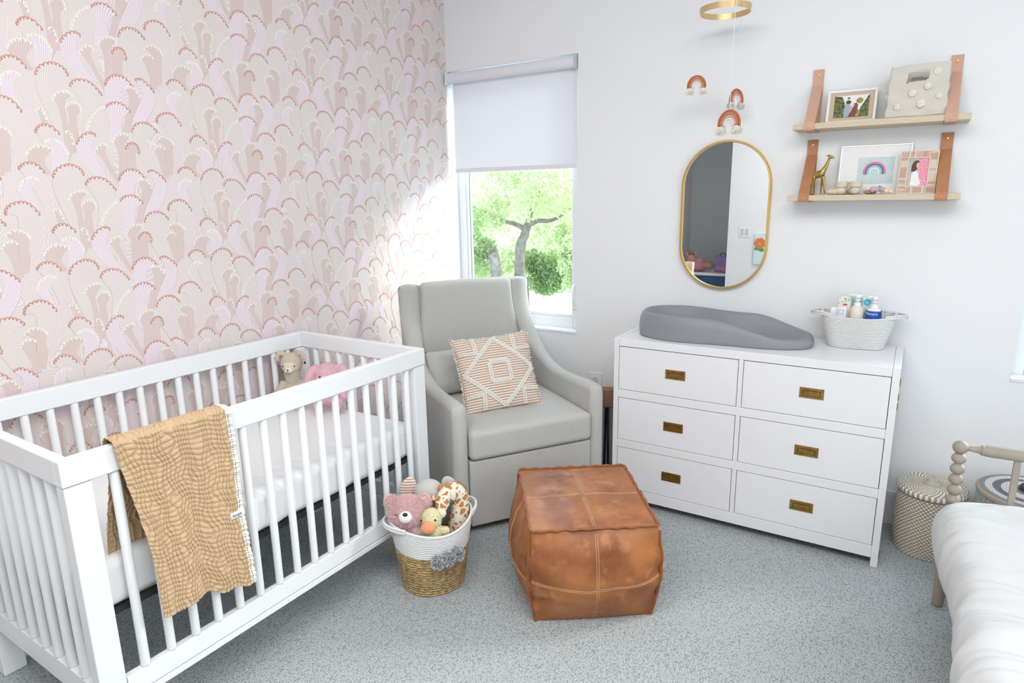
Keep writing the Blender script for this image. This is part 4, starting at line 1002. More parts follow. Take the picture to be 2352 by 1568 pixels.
# ================================================================== TOY BASKET
SEA = mat('seagrass', (.50, .33, .15), .75); g = NG(SEA); x, y, z = g.xyz()
aa = g.m('MULTIPLY', g.m('ARCTAN2', y, x), 30/TAU); rw = g.m('DIVIDE', z, .0125); 
cmb = g.nt.nodes.new('ShaderNodeCombineXYZ'); g.nt.links.new(g.m('MULTIPLY', aa, 1.3), cmb.inputs[0]); g.nt.links.new(g.m('MULTIPLY', rw, 2.2), cmb.inputs[1])
nn = g.nt.nodes.new('ShaderNodeTexNoise'); nn.inputs['Scale'].default_value = 1.2; nn.inputs['Detail'].default_value = 4; g.nt.links.new(cmb.outputs[0], nn.inputs['Vector'])
tw_ = g.m('ABSOLUTE', g.m('SUBTRACT', g.m('FRACT', g.m('ADD', g.m('MULTIPLY', aa, 1.0), g.m('MULTIPLY', g.m('FRACT', rw), .8))), .5))
g.color(g.mix(sramp(g, nn.outputs['Fac'], .35, .65), (.30, .18, .07), (.66, .47, .24)))
g.bump(g.m('ADD', g.m('ADD', tw_, g.m('SINE', g.m('MULTIPLY', g.m('FRACT', rw), PI))), nn.outputs['Fac']), .9, .005)
tb = thing('toy_basket', 'round white rope and seagrass basket of soft toys on carpet beside the crib', 'basket', (.957, -1.458, 0), R(62)); tb.scale = (.95, .95, .97)
def tbs(z0, z1, r0, r1, dip0, dip1, row, nm, m, inner=True, floor=False):
    mb = MB(); rows = int(round((z1-z0)/row)); per = 6; N = rows*per
    def f(i, j, inn=0):
        t = TAU*i; k = j*N; fz = k/N; r_ = lerp(r0, r1, fz)+(.0046*abs(math.sin(PI*(k % per)/per))**.6 if not inn else -.008)
        ex = 1+.10*fz*(1 if z0 > .1 else .3)*abs(math.cos(t))**2; ey = 1-.06*abs(math.sin(t))**2
        # the wall leans: rim is lower on the front side, higher at the two handles
        z = lerp(z0, z1, fz)+lerp(dip0, dip1, fz)*math.cos(2*t)
        return (r_*ex*math.cos(t), r_*ey*math.sin(t), z)
    mb.grid(f, 96, N+1, cu=True); mb.grid(lambda i, j: f(i, j, 1), 96, 10, cu=True, flip=True)
    if floor: mb.grid(lambda i, j: (lambda p: (p[0]*j, p[1]*j, .002))(f(i, 0)), 96, 6, cu=True)
    return mb.build(nm, m, tb, smooth=True), f
tbs(.0, .185, .128, .152, 0, .006, .0118, 'seagrass_wall', SEA, floor=True)
_, tf = tbs(.183, .288, .153, .160, .006, .018, .0088, 'rope_wall', ROPE)
for sg in (0, 1):
    pts = []
    for k in range(31):
        a = PI*sg+R(lerp(-32, 32, k/30)); p = tf((a % TAU)/TAU, 1); out = 1+.16*math.sin(PI*k/30)
        pts.append((p[0]*out, p[1]*out, p[2]+.008+.004*math.sin(PI*k/30)))
    mb = MB(); mb.tube(pts, .0058, 8); mb.tube([Vector(p)-Vector((0, 0, .011)) for p in pts], .0058, 8); mb.build('handle', ROPE, tb, smooth=True)
mb = MB(); mb.tube([Vector(tf(k/96, 1))+Vector((0, 0, .003)) for k in range(96)], .0058, 8, closed=True); mb.build('rim_cord', ROPE, tb, smooth=True)
PG = mat('pompom_grey', (.26, .28, .30), .95, var=(170, (.92, .93, .95), .05))
tbi = Matrix.Rotation(-R(62), 4, 'Z') @ Matrix.Translation(-Vector(tb.location))
for (u, v, yy) in ((1008, 1276, 0), (1030, 1272, 0), (1052, 1262, 0)):
    pass
for pa_, wz in ((-43, .176), (-28, .182), (-13, .190)):
    p = Vector((.168*math.cos(R(pa_-62)), .168*math.sin(R(pa_-62)), wz)); mb = MB(); mb.ell(p, .023, 12); mb.nr = None
    n0 = len(mb.v); c = p
    mb2 = MB(); mb2.ell(p, .021, 12); mb2.nr = [tuple((Vector(v)-p).normalized()) for v in mb2.v]; fur(mb2, 4600, .013, .0010, .45, seed=int(wz*1000)); mb2.build('pom_pom', PG, tb)
# ---- soft toys.  placed in world coordinates, facing the camera side
def toy(nm, label, loc, face, cat='soft toy'): return thing(nm, label, cat, loc, math.atan2(face[1], face[0]))
CAMD = (.62, -.78)
PINKF = mat('pink_plush', (.93, .66, .67), .95, sheen=.3); 
bear = toy('pink_bear', 'fluffy pink bear with white muzzle at the left of the toy basket', (.905, -1.535, .322), (.55, -.84))   # local +x = forward
b = blob([('e', (0, 0, 0), (.066, .072, .062)), ('e', (-.01, .062, .040), (.020, .026, .026)), ('e', (-.01, -.062, .040), (.020, .026, .026)), ('e', (.012, .02, -.065), (.045, .045, .045)), ('e', (.030, -.040, -.050), (.028, .022, .022)), ('e', (.040, .035, -.055), (.028, .022, .022))], .005, 6)
fur(b, 30000, .0145, .0005, .6, .15, 3); b.build('plush_body', PINKF, bear)
WF = mat('white_plush', (.86, .84, .82), .95, sheen=.3)
MB().ell((.060, .000, .012), (.026, .027, .024), 14).build('muzzle', WF, bear, smooth=True)
MB().ell((.078, .002, .031), (.007, .010, .0075), 10).build('nose', BLACK, bear, smooth=True)
mb = MB(); mb.tube(spline([(.066, -.030, .022), (.065, -.036, .026), (.062, -.042, .024)], 8), .0012, 5); mb.build('closed_eye', BLACK, bear)
duck = toy('yellow_duck', 'pale yellow plush duck with orange beak at the front of the toy basket', (1.006, -1.515, .312), (.55, -.84))
YF = mat('yellow_plush', (.88, .83, .52), .95, bump=(260, 1, .004), sheen=.3)
b = blob([('e', (0, 0, 0), (.038, .040, .042)), ('e', (-.002, 0, -.060), (.042, .045, .045)), ('e', (.01, .05, -.045), (.018, .022, .015)), ('e', (.012, -.048, -.045), (.018, .024, .015))], .004, 5); fur(b, 5000, .006, .0008, .7, 0, 5); b.build('plush_body', YF, duck)
MB().ell((.047, -.008, -.012), (.023, .028, .024), 14).build('beak', mat('orange_felt', (.82, .33, .17), .9, sheen=.3), duck, smooth=True)
for sy in (.020, -.034): MB().ell((.034, sy, .012), (.0035, .0035, .0045), 8).build('eye', BLACK, duck, smooth=True)
MB().ell((.0, .052, -.075), (.03, .018, .018), 10).build('foot', mat('orange_foot', (.62, .33, .14), .9), duck, smooth=True)
GS = mat('giraffe_plush', (.84, .78, .66), .95); g = NG(GS); g.xyz(); v2 = g.nt.nodes.new('ShaderNodeTexVoronoi'); v2.feature = 'DISTANCE_TO_EDGE'; v2.inputs['Scale'].default_value = 42; g.nt.links.new(g.vec, v2.inputs['Vector'])
g.color(g.mix(sramp(g, v2.outputs['Distance'], .10, .16), (.84, .79, .68), (.52, .22, .06)))
gf = toy('giraffe_plush', 'spotted plush giraffe bending over the right side of the toy basket', (1.012, -1.405, .292), (.70, -.71))
# local x forward(camera), y = left in the picture... arch of the neck from right, down to the muzzle on the left
neck = spline([(-.015, .030, -.10), (-.012, .040, -.02), (-.008, .046, .050), (-.004, .032, .090), (0, .004, .098), (.016, -.022, .078), (.034, -.034, .052)], 26)
b = blob([('t', neck, [.045-.016*sstep(0, .5, k/25) for k in range(26)]), ('e', (.036, -.036, .048), (.026, .026, .028))], .004, 5); b.build('spotted_body', GS, gf, smooth=True)
MB().ell((.050, -.044, .028), (.024, .025, .022), 12).build('muzzle', mat('cream_plush', (.84, .76, .64), .95), gf, smooth=True)
mb = MB(); [mb.tube([(.071, -.046+s_, .036), (.0735, -.044+s_*1.3, .026)], .0011, 5) for s_ in (-.006, .004)]; mb.build('nostrils', BLACK, gf)
mb = MB(); mb.ell((.004, -.058, .070), (.007, .022, .013), 10); mb.build('ear', GS, gf, smooth=True)
mb = MB(); mb.ell((.028, .012, .086), (.007, .013, .023), 10); mb.build('ear', mat('cream_plush', (.84, .76, .64)), gf, smooth=True)
OS = mat('ossicone_brown', (.50, .24, .08), .95)
for p in ((-.004, -.030, .108), (.008, -.004, .116)): MB().ell(p, (.014, .014, .015), 10).build('horn', OS, gf, smooth=True)
b = MB(); b.tube([p+Vector((-.012, .018, .010)) for p in neck[6:22]], .010, 8); b.nr = None; fur(b, 1500, .012, .0009, .8, 0, 8); b.build('mane', mat('mane_tan', (.55, .38, .20), .95), gf)
el = toy('elephant_plush', 'soft grey elephant with striped ear at the back of the toy basket', (.920, -1.420, .366), (.55, -.84))
GE = mat('grey_velour', (.56, .54, .52), .9, bump=(300, .2), sheen=.3)
b = blob([('e', (0, .0, -.005), (.050, .062, .058)), ('t', [(.03, .0, -.03), (.055, 0, -.05), (.06, 0, -.075)], [.022, .018, .014]), ('e', (-.02, 0, -.10), (.05, .06, .06))], .005, 8); b.build('plush_body', GE, el, smooth=True)
ES = stripes('ear_stripe', (.80, .74, .68), (.56, .30, .22), 2, .0115, .42, .9)
def ear(sy, m):
    mb = MB()
    mb.ell((-.012, sy*.086, .006), (.009, .034, .056), 14, Matrix.Rotation(sy*.30, 3, 'X'))
    mb.build('ear', m, el, smooth=True)
ear(-1, ES); ear(1, GE)
for sy in (-.026, .022): MB().ell((.046, sy, -.012), .0035, 8).build('eye', mat('grey_thread', (.30, .28, .27), .6), el, smooth=True)
mb = MB(); mb.tube([(.0495, -.022, .014), (.0505, -.02, .024)], .0012, 5); mb.tube([(.050, .012, .010), (.0505, .013, .018)], .0012, 5); mb.build('brow_stitch', mat('peach_thread', (.70, .5, .4), .8), el)
# toys inside the crib
lp = cw(.098, -.150, .0); la = toy('llama_plush', 'beige plush llama with flower on chest sitting at far end of crib', (lp.x, lp.y, .700), (.55, -.83))
LF = mat('llama_knit', (.62, .54, .43), .95, bump=(420, .8, .003)); LFACE = mat('llama_face', (.72, .62, .52), .9, bump=(400, .2))
b = blob([('e', (0, 0, .105), (.043, .050, .052)), ('t', [(0, 0, .07), (-.002, 0, .02)], [.038, .036]), ('e', (-.004, 0, -.025), (.045, .052, .062)), ('t', [(.0, -.040, .02), (.02, -.068, -.03), (.035, -.078, -.075)], [.017, .016, .015]), ('t', [(.0, .040, .02), (.02, .072, -.02), (.035, .090, -.06)], [.017, .016, .015]), ('t', [(.01, -.03, -.072), (.08, -.04, -.078)], [.022, .018]), ('t', [(.01, .03, -.072), (.08, .04, -.078)], [.022, .018])], .004, 6)
b.build('knitted_body', LF, la, smooth=True)
b = blob([('e', (.014, 0, .096), (.036, .040, .036)), ('e', (.040, 0, .083), (.018, .020, .015))], .003, 5); b.build('face', LFACE, la, smooth=True)
MB().ell((.048, 0, .083), (.013, .017, .0135), 10).build('muzzle', mat('muzzle_pale', (.82, .76, .68), .9), la, smooth=True)
for sy in (-.026, .026): MB().ell((.044, sy, .103), (.003, .0028, .0042), 8).build('eye', BLACK, la, smooth=True)
mb = MB(); mb.ell((.0605, 0, .089), (.002, .005, .003), 6); mb.tube([(.062, 0, .087), (.061, 0, .077)], .0009, 5); mb.tube(spline([(.0575, -.009, .079), (.060, -.004, .076), (.0605, 0, .0775), (.060, .004, .076), (.0575, .009, .079)], 12), .0009, 5); mb.build('stitched_nose', BLACK, la)
for sy in (-1, 1):
    mb = MB(); mb.tube(spline([(.0, sy*.024, .136), (.0, sy*.038, .152), (.003, sy*.054, .148), (.006, sy*.064, .126)], 14), [.006, .009, .011, .012, .013, .013, .013, .012, .012, .011, .010, .008, .006, .004], 8, flat=.8); ea = mb.build('ear', LF, la, smooth=True)
    mb = MB(); rnd = random.Random(3+sy); vs = []
    mb.ell((.008, sy*.061, .133), (.006, .007, .010), 6); mb.nr = None; fur(mb, 160, .012, .0008, .8, .4, 4); mb.build('pink_tuft', mat('tuft_pink', (.84, .62, .60), .95), la)
for c_, mm, dz in (((.044, .006, -.005), 'flower_pink', .010), ((.046, -.012, -.020), 'flower_ochre', -.004), ((.048, .012, -.024), 'flower_orange', -.002), ((.046, .0, -.038), 'flower_coral', 0)):
    m_ = mat(mm, {'flower_pink': (.84, .60, .56), 'flower_ochre': (.72, .40, .08), 'flower_orange': (.80, .34, .14), 'flower_coral': (.80, .42, .34)}[mm], .9)
    mb = MB()
    for k in range(6): a = TAU*k/6; mb.ell((c_[0]+.002, c_[1]+.006*math.cos(a), c_[2]+.008*math.sin(a)), (.003, .0045, .006), 5)
    mb.build('felt_flower', m_, la, smooth=True)
bp_ = cw(.305, -.125, 0); bu = toy('pink_bunny', 'pink plush bunny with long ears sitting beside the llama in the crib', (bp_.x, bp_.y, .692), (.62, -.78))
bu.scale = (.9, .88, .97); PB = mat('bunny_plush', (.72, .43, .49), .95, sheen=.3, var=(60, (.80, .52, .58), .2))
b = blob([('e', (0, 0, .080), (.062, .066, .060)), ('e', (-.005, 0, 0), (.062, .068, .072)), ('e', (.05, -.05, -.045), (.05, .024, .024)), ('e', (.05, .05, -.045), (.05, .024, .024)), ('e', (.03, .078, .0), (.03, .022, .035)), ('e', (.03, -.078, .0), (.03, .022, .035)),
          ('t', spline([(-.006, -.045, .122), (.0, -.075, .105), (.012, -.092, .060), (.02, -.098, .015)], 10), [.012, .016, .019, .021, .023, .024, .024, .023, .02, .014]), ('t', spline([(-.006, .045, .122), (.0, .075, .108), (.012, .094, .068), (.02, .100, .020)], 10), [.012, .016, .019, .021, .023, .024, .024, .023, .02, .014])], .005, 5)
fur(b, 22000, .0042, .0006, .9, .1, 9); b.build('plush_body', PB, bu)
for sy in (-.028, .028): MB().ell((.061, sy, .090), (.004, .004, .006), 8).build('eye', BLACK, bu, smooth=True)
MB().ell((.062, 0, .068), (.004, .006, .004), 8).build('nose', mat('nose_pink', (.75, .35, .4), .6), bu, smooth=True)
# ================================================================== HAMPER and round basket
HW = weave('hamper_weave', (.40, .32, .21), (.83, .82, .78), 46, .0085, .46, .5, .85, .8)
HL = weave('hamper_lid_weave', (.40, .32, .21), (.83, .82, .78), 40, .0085, .5, .37, .85, .8, radial=True)
ha = thing('lidded_basket', 'tan and white woven cylinder basket with knobbed lid beside the dresser', 'basket', (2.662, -.178, 0))
def coilprof(z0, z1, rf, row, d=.0026, per=5):
    n = int(round((z1-z0)/row))*per; return [(rf(k/n)+d*abs(math.sin(PI*(k % per)/per)), lerp(z0, z1, k/n)) for k in range(n+1)]
mb = MB(); pr = coilprof(.0, .272, lambda f: .116+.012*math.sin(f*PI*.9), .0085); mb.lathe([(0, 0)]+pr+[(.108, .272), (.108, .01)], 96); mb.build('basket_body', HW, ha, smooth=True)
lp_ = [(.128, .272), (.1315, .277), (.1315, .290), (.128, .296)]+[(r_/1000, .299+.004*(1-r_/125)+.002*abs(math.sin(PI*((r_ % 8.5)/8.5)))) for r_ in range(125, -1, -2)]
mb = MB(); mb.lathe(lp_, 96); mb.build('lid', HL, ha, smooth=True)
mb = MB(); mb.lathe([(.028, .302), (.030, .308), (.024, .316), (.020, .320), (.022, .326), (.012, .334), (0, .336)], 40); mb.build('lid_knob', HL, ha, smooth=True)
C4 = mat('multi_weave', (.5, .5, .5), .85); g = NG(C4); x, y, z = g.xyz()
rr_ = g.m('SQRT', g.m('ADD', g.m('MULTIPLY', x, x), g.m('MULTIPLY', y, y)))
cr = g.nt.nodes.new('ShaderNodeValToRGB'); cr.color_ramp.interpolation = 'CONSTANT'; el_ = cr.color_ramp.elements
for i, (p, c) in enumerate([(0, (.07, .07, .09)), (.10, (.60, .60, .62)), (.17, (.10, .10, .13)), (.24, (.20, .26, .27)), (.34, (.74, .71, .72)), (.55, (.17, .15, .18)), (.70, (.74, .70, .70)), (.84, (.26, .29, .28)), (.95, (.45, .38, .30))]):
    if i < 2: el_[i].position = p; el_[i].color = (*c, 1)
    else: q = el_.new(p); q.color = (*c, 1)
g.nt.links.new(g.m('DIVIDE', rr_, .178), cr.inputs[0])
a_ = g.m('FRACT', g.m('ADD', g.m('MULTIPLY', g.m('ARCTAN2', y, x), 70/TAU), g.m('MULTIPLY', g.m('FLOOR', g.m('DIVIDE', rr_, .009)), .37)))
st = sramp(g, g.m('ABSOLUTE', g.m('SUBTRACT', a_, .5)), .12, .2); g.color(g.mix(g.m('MULTIPLY', g.m('SUBTRACT', 1, st), .45), cr.outputs[0], (.36, .34, .33))); g.bump(g.m('SINE', g.m('MULTIPLY', g.m('FRACT', g.m('DIVIDE', rr_, .009)), PI)), .7, .004)
hb = thing('round_basket', 'wide round lidded basket with grey and white rings behind the bed end', 'basket', (2.982, -.222, 0))
mb = MB(); pr = coilprof(0, .34, lambda f: .150+.024*math.sin(f*PI*.62), .0095); mb.lathe([(0, 0)]+pr+[(.160, .34), (.14, .01)], 96); mb.build('basket_body', mat('grey_weave', (.50, .50, .48), .85, bump=(150, .6, .004), var=(120, (.25, .28, .28), .1)), hb, smooth=True)
mb = MB(); mb.lathe([(.172, .338), (.178, .342), (.179, .352), (.174, .358)]+[(r_/1000, .360+.006*(1-r_/170)+.0018*abs(math.sin(PI*((r_ % 9)/9)))) for r_ in range(170, -1, -2)], 96); mb.build('lid', C4, hb, smooth=True)
mb = MB(); mb.tube([(.032*math.cos(TAU*k/24), .032*math.sin(TAU*k/24), .378) for k in range(24)], .009, 8, closed=True); mb.build('lid_ring', mat('dark_twine', (.05, .05, .06), .8), hb, smooth=True)
# ================================================================== STOOL in the gap
stl = thing('round_stool', 'wooden seat stool with black legs glimpsed between the armchair and dresser', 'stool', (1.150, -.165, 0))
WOOD = mat('stool_wood', (.33, .15, .06), .5, var=(20, (.42, .20, .08), .3))
mb = MB(); mb.lathe([(0, .435), (.115, .430), (.128, .437), (.130, .444), (.128, .470), (.120, .474), (.10, .466), (0, .462)], 48); mb.build('seat', WOOD, stl, smooth=True)
mb = MB(); mb.grid(lambda i, j: (.126*math.cos(R(lerp(-80, 30, i)))*1.0, .126*math.sin(R(lerp(-80, 30, i))), lerp(.44, .53, j)), 20, 2); mb.build('low_back', mat('stool_back_wood', (.30, .15, .10), .5), stl, solid=.008, recalc=False)
for k in range(4):
    a = TAU*k/4+.5; mb = MB(); mb.tube([(.05*math.cos(a), .05*math.sin(a), .436), (.118*math.cos(a), .118*math.sin(a), .002)], .007, 8); mb.build('leg', DARK, stl)
# ================================================================== BED
BW = mat('grey_oak', (.36, .31, .26), .55, bump=(80, .15)); g = NG(BW); x, y, z = g.xyz()
g.color(g.mix(g.noise(14, 4), (.29, .25, .205), (.41, .36, .30)))
BX, BY, BXR, BYN = 2.703, -.617, 3.66, -2.55
bed = thing('day_bed', 'grey washed wooden bed with beaded spindle posts under the white duvet', 'bed', (BX, BY, 0))
def post(px, py, low=True):
    pr = [(0, 0), (.016, 0), (.019, .01), (.021, .10), (.021, .30), (.023, .34), (.019, .36)]
    zc = .372
    for k in range(6):
        pr += [(.0235*max(.45, math.cos(a)), zc+.0205+.0205*math.sin(a)) for a in [lerp(-1.25, 1.25, q/8) for q in range(9)]]; zc += .0400
    pr += [(.0245*max(0, math.cos(a)), zc+.0225+.0245*math.sin(a)) for a in [lerp(-1.2, PI/2, q/10) for q in range(11)]]
    mb = MB(); mb.lathe(pr, 28, (px, py, 0)); mb.build('spindle_post', BW, bed, smooth=True)
for px in (0, BXR-BX):
    for py in (0, BYN-BY): post(px, py)
for py in (0, BYN-BY):
    L = BXR-BX; pts = []; rr = []
    for t, r_ in ((.015, .008), (.035, .010), (.055, .013), (.060, .016), (.062, .019), (.066, .019), (.068, .0165), (.072, .0195), (.09, .0205), (.5*L, .021), (L-.09, .0205), (L-.072, .0195), (L-.068, .0165), (L-.066, .019), (L-.062, .019), (L-.055, .013), (L-.015, .008)): pts.append((t, py, .634)); rr.append(r_)
    mb = MB(); mb.tube(pts, rr, 20); mb.build('turned_rail', BW, bed, smooth=True)
    MB().box(.01, L-.01, py-.012, py+.012, .26, .34).build('end_rail', BW, bed, bevel=.002)
    for k in range(5):
        xk = .165+k*.155
        MB().box(xk-.010, xk+.010, py-.007, py+.007, .33, .62).build('slat', BW, bed, bevel=.002)
for px in (0, BXR-BX): MB().box(px-.012, px+.012, BYN-BY+.01, -.01, .26, .34).build('side_rail', BW, bed, bevel=.002)
mb = MB()
for k in range(12): mb.box(.012, BXR-BX-.012, -.12-k*.15, -.06-k*.15, .27, .285)
mb.build('bed_base', BW, bed)
DUV = mat('duvet_cotton', (.67, .675, .68), .9, bump=(22, .3, .01))
XW0, XW1 = BX-.045, BXR+.05; YN, YF = BYN+.02, BY-.028
def duv(i, j):
    # i across (left hem -> top -> right hem), j along y from far to near
    y = lerp(YF, YN, j); s_ = i
    wl_ = .36; W = XW1-XW0
    a = -.27; path = [(.022, .205), (.0, .25), (-.008, .33), (.004, .41), (.040, .455), (.12, .478), (W/2, .492), (W-.12, .478), (W-.04, .455), (W, .41), (W, .3), (W-.02, .205)]
    q = duv.P[min(len(duv.P)-1, int(round(s_*(len(duv.P)-1))))]
    x, z = XW0+q[0], q[1]; x += .012*sstep(.70, 1.45, -y)*(1-s_)**3
    ed = sstep(0, .05, j)
    z -= (1-ed)*.03*sstep(.34, .46, z)
    if j < .03: y -= (.03-j)*.0
    side = 1-sstep(.37, .47, z); lf = 1-sstep(.03, .22, x-XW0)
    # ridged folds running obliquely across
    u_ = x*1.6+y*3.0; v_ = x*.9-y*.2
    n1 = 1-abs(noise.noise(Vector((x*2.0+1.5, y*9+x*3.2, 3))))*2; n2 = 1-abs(noise.noise(Vector((x*5, y*21+x*7, 8))))*2; n3 = noise.noise(Vector((x*1.5, y*2.2, 4)))
    d = (.015*noise.noise(Vector((x*1.3, y*12+x*3.6, 3)))+.008*noise.noise(Vector((x*2.4, y*27+x*8, 8)))*1.3+.004*noise.noise(Vector((x*5, y*55+x*15, 2))))*1.7*sstep(0, .08, j)+.020*n3
    k_ = min(1, j*6)
    return Vector((x-side*(.030*n3+.008*n1)*k_-.02*n3*lf*(1-side)-side*.004*n2, y, z+d*(1-side)+side*.018*noise.noise(Vector((y*4, 3, 1)))))
W = XW1-XW0
duv.P = [tuple(p) for p in spline([(.030, .225), (.012, .26), (-.004, .32), (.006, .40), (.045, .452), (.14, .472), (W*.3, .482), (W*.7, .482), (W-.14, .472), (W-.045, .452), (W-.006, .40), (W-.01, .2)], 120)]
mb = MB(); mb.grid(duv, 120, 240)
o = mb.build('duvet', DUV, None, smooth=True, solid=.004, recalc=False)
tag(o, 'rumpled white duvet spread over the bed at the right edge', 'duvet')
o.matrix_world = Matrix.Translation((BX, BY, 0)) @ Matrix.Rotation(R(3), 4, 'Z') @ Matrix.Translation((-BX, -BY, 0)); bed.rotation_euler = (0, 0, R(3))
# far hem drops behind
mb = MB(); mb.grid(lambda i, j: (lambda p: Vector((p.x, p.y+.012*math.sin(j*PI/2), lerp(p.z, min(p.z, .30), j))))(duv(i, 0)), 120, 10); mb.build('duvet_end', DUV, o, smooth=True, solid=.003, recalc=False)
MTR = mat('ticking', (.8, .8, .78), .9)
mb = MB(); rbox(mb, ((BXR-BX)/2, (BYN-BY)/2, .347), ((BXR-BX)/2-.06, abs(BYN-BY)/2-.06, .057), .03, 8); mb.build('mattress', MTR, bed, smooth=True, merge=True)
# ================================================================== behind the camera (seen in the mirror)
plate('light_switch', 'double light switch on the front wall, seen in the mirror', (.88, FRONT, 1.11), PI, True, .115, .118)
tw2 = thing('wall_canvas', 'small aqua canvas with orange flower on the front wall, seen in mirror', 'picture', (1.115, FRONT, .93), PI)
MB().box(-.12, .12, -.022, 0, -.17, .17).build('canvas', mat('aqua_canvas', (.55, .80, .80), .8, var=(4, (.80, .88, .88), .3)), tw2, bevel=.002)
mb = MB()
for k in range(7): a = TAU*k/7; mb.ell((.06+.035*math.cos(a), -.024, .06+.035*math.sin(a)), (.028, .002, .028), 8)
mb.build('orange_flower', mat('paint_orange', (.80, .22, .08), .8), tw2, smooth=True)
mb = MB(); mb.ell((.04, -.0235, -.01), (.03, .002, .02), 8); mb.ell((.09, -.0235, .0), (.03, .002, .015), 8); mb.build('green_leaves', mat('paint_green', (.10, .35, .12), .8), tw2, smooth=True)
sh_ = thing('closet_shelf', 'white topped blue cabinet in the alcove, seen low in the mirror', 'cabinet', (.33, FRONT-.55, 0))
MB().box(-.32, .31, -.26, .26, .57, .60).build('white_top', WHITE, sh_, bevel=.004)
MB().box(-.31, .30, -.25, .25, 0, .57).build('blue_carcass', mat('navy_paint', (.02, .09, .20), .5), sh_, bevel=.004)
cb_ = thing('toy_case', 'purple toy carry case standing on the alcove cabinet, seen in mirror', 'case', (.56, FRONT-.42, .6005), R(10))
MB().box(-.09, .09, -.035, .035, 0, .20).build('case_shell', mat('purple_plastic', (.26, .20, .42), .4), cb_, bevel=.012)
MB().box(-.07, .07, .030, .038, .03, .07).build('pink_band', mat('case_pink', (.55, .20, .30), .4), cb_, bevel=.002)
mb = MB(); mb.tube(spline([(-.03, 0, .198), (-.028, 0, .225), (.028, 0, .225), (.03, 0, .198)], 12), .006, 8); mb.build('case_handle', mat('dark_purple', (.08, .05, .16), .4), cb_, smooth=True)
ub = thing('plush_unicorn', 'pink plush toy with gold horn on the alcove cabinet, seen in mirror', 'soft toy', (.27, FRONT-.42, .6005+.075), R(60))
PP = mat('dusty_pink_plush', (.52, .24, .25), .95)
blob([('e', (0, 0, 0), (.10, .12, .075)), ('e', (.02, .10, .08), (.06, .06, .06)), ('e', (.06, -.11, .0), (.06, .05, .05)), ('e', (.05, .0, .05), (.05, .05, .05))], .008, 5).build('plush_body', PP, ub, smooth=True)
mb = MB(); mb.tube([(.02, .10, .13), (.03, .11, .20)], [.028, .003], 10); mb.build('gold_horn', mat('ochre_felt', (.40, .22, .03), .8), ub, smooth=True)
mb = MB(); [mb.ell((.03, .10+s_*.05, .135), (.02, .02, .03), 8) for s_ in (-1, 1)]; mb.build('ears', PP, ub, smooth=True)
# ================================================================== OUTSIDE
GZ = -1.25
LAWN = mat('pale_paving', (.80, .80, .76), .9, var=(1.2, (.60, .62, .55), .1))
struct(MB().box(-30, 20, .6, 40, GZ-.1, GZ).build('ground', LAWN), 'bright paved ground outside the window', 'ground')
def leafmat(name, c1, c2):
    m = mat(name, c1, .6, var=(6, c2, .2)); nt = m.node_tree
    t_ = nt.nodes.new('ShaderNodeBsdfTranslucent'); t_.inputs[0].default_value = (*[min(1, c*1.3) for c in c2], 1); x_ = nt.nodes.new('ShaderNodeMixShader'); x_.inputs[0].default_value = .5
    nt.links.new(nt.nodes['Principled BSDF'].outputs[0], x_.inputs[1]); nt.links.new(t_.outputs[0], x_.inputs[2]); nt.links.new(x_.outputs[0], nt.nodes['Material Output'].inputs[0]); return m
LEAF = leafmat('sunlit_leaves', (.25, .33, .14), (.56, .60, .36)); LEAF2 = leafmat('deep_leaves', (.10, .20, .06), (.28, .38, .14))
BARK = mat('bark', (.10, .08, .07), .9, var=(9, (.26, .22, .19), .2), bump=(20, .8, .03))
def leafcloud(centres, n, size, seed):
    rnd = random.Random(seed); mb = MB(); vs = []; fs = []
    for _ in range(n):
        c, r_ = centres[rnd.randrange(len(centres))]
        d = Vector((rnd.gauss(0, 1), rnd.gauss(0, 1), rnd.gauss(0, 1))).normalized()*r_*rnd.random()**.45
        p = Vector(c)+d; a = Vector((rnd.uniform(-1, 1), rnd.uniform(-1, 1), rnd.uniform(-1, 1))).normalized(); b = a.cross(Vector((rnd.uniform(-1, 1), rnd.uniform(-1, 1), rnd.uniform(-1, 1)))).normalized(); s_ = size*rnd.uniform(.6, 1.3)
        k = len(vs); vs += [p-a*s_, p+b*s_*.5, p+a*s_, p-b*s_*.5]; fs.append((k, k+1, k+2, k+3))
    mb.add(vs, fs); return mb
def tree(label, trunk, branches, clouds, n, size, m, seed, nm='garden_tree'):
    e = thing(nm, label, 'tree', trunk[0]); o = Vector(trunk[0])
    if branches is not None:
        mb = MB(); tp_ = spline([Vector(p)-o for p in trunk], 14); mb.tube(tp_, [lerp(.10, .065, k/13) for k in range(14)], 10)
        for br_ in branches: q = spline([Vector(p)-o for p in br_], 12); mb.tube(q, [lerp(.055, .015, k/11) for k in range(12)], 8)
        mb.build('trunk', BARK, e, smooth=True)
    leafcloud([(Vector(c)-o, r_) for c, r_ in clouds], n, size, seed).build('foliage', m, e, recalc=False)
    return e
def at(u, v, y): q = bp(u, v, 1, y); return (q.x, q.y, q.z)
def gnd(u, y): q = bp(u, 600, 1, y); return (q.x, q.y, GZ)
Yt = 6.2
cl = [(at(u, v, Yt+dy), r_) for u, v, r_, dy in ((1090, 420, .5, .2), (1130, 400, .5, -.3), (1180, 430, .5, .3), (1110, 480, .45, 0), (1170, 370, .5, 0), (1240, 400, .5, .2), (1300, 420, .5, -.2), (1290, 480, .4, .3), (1220, 460, .35, -.4), (1100, 540, .35, .2), (1150, 500, .35, 0), (1310, 370, .6, .3), (1060, 350, .7, 0), (1250, 340, .6, 0), (1060, 500, .5, .4), (1340, 460, .5, 0), (1300, 540, .22, -.1))]
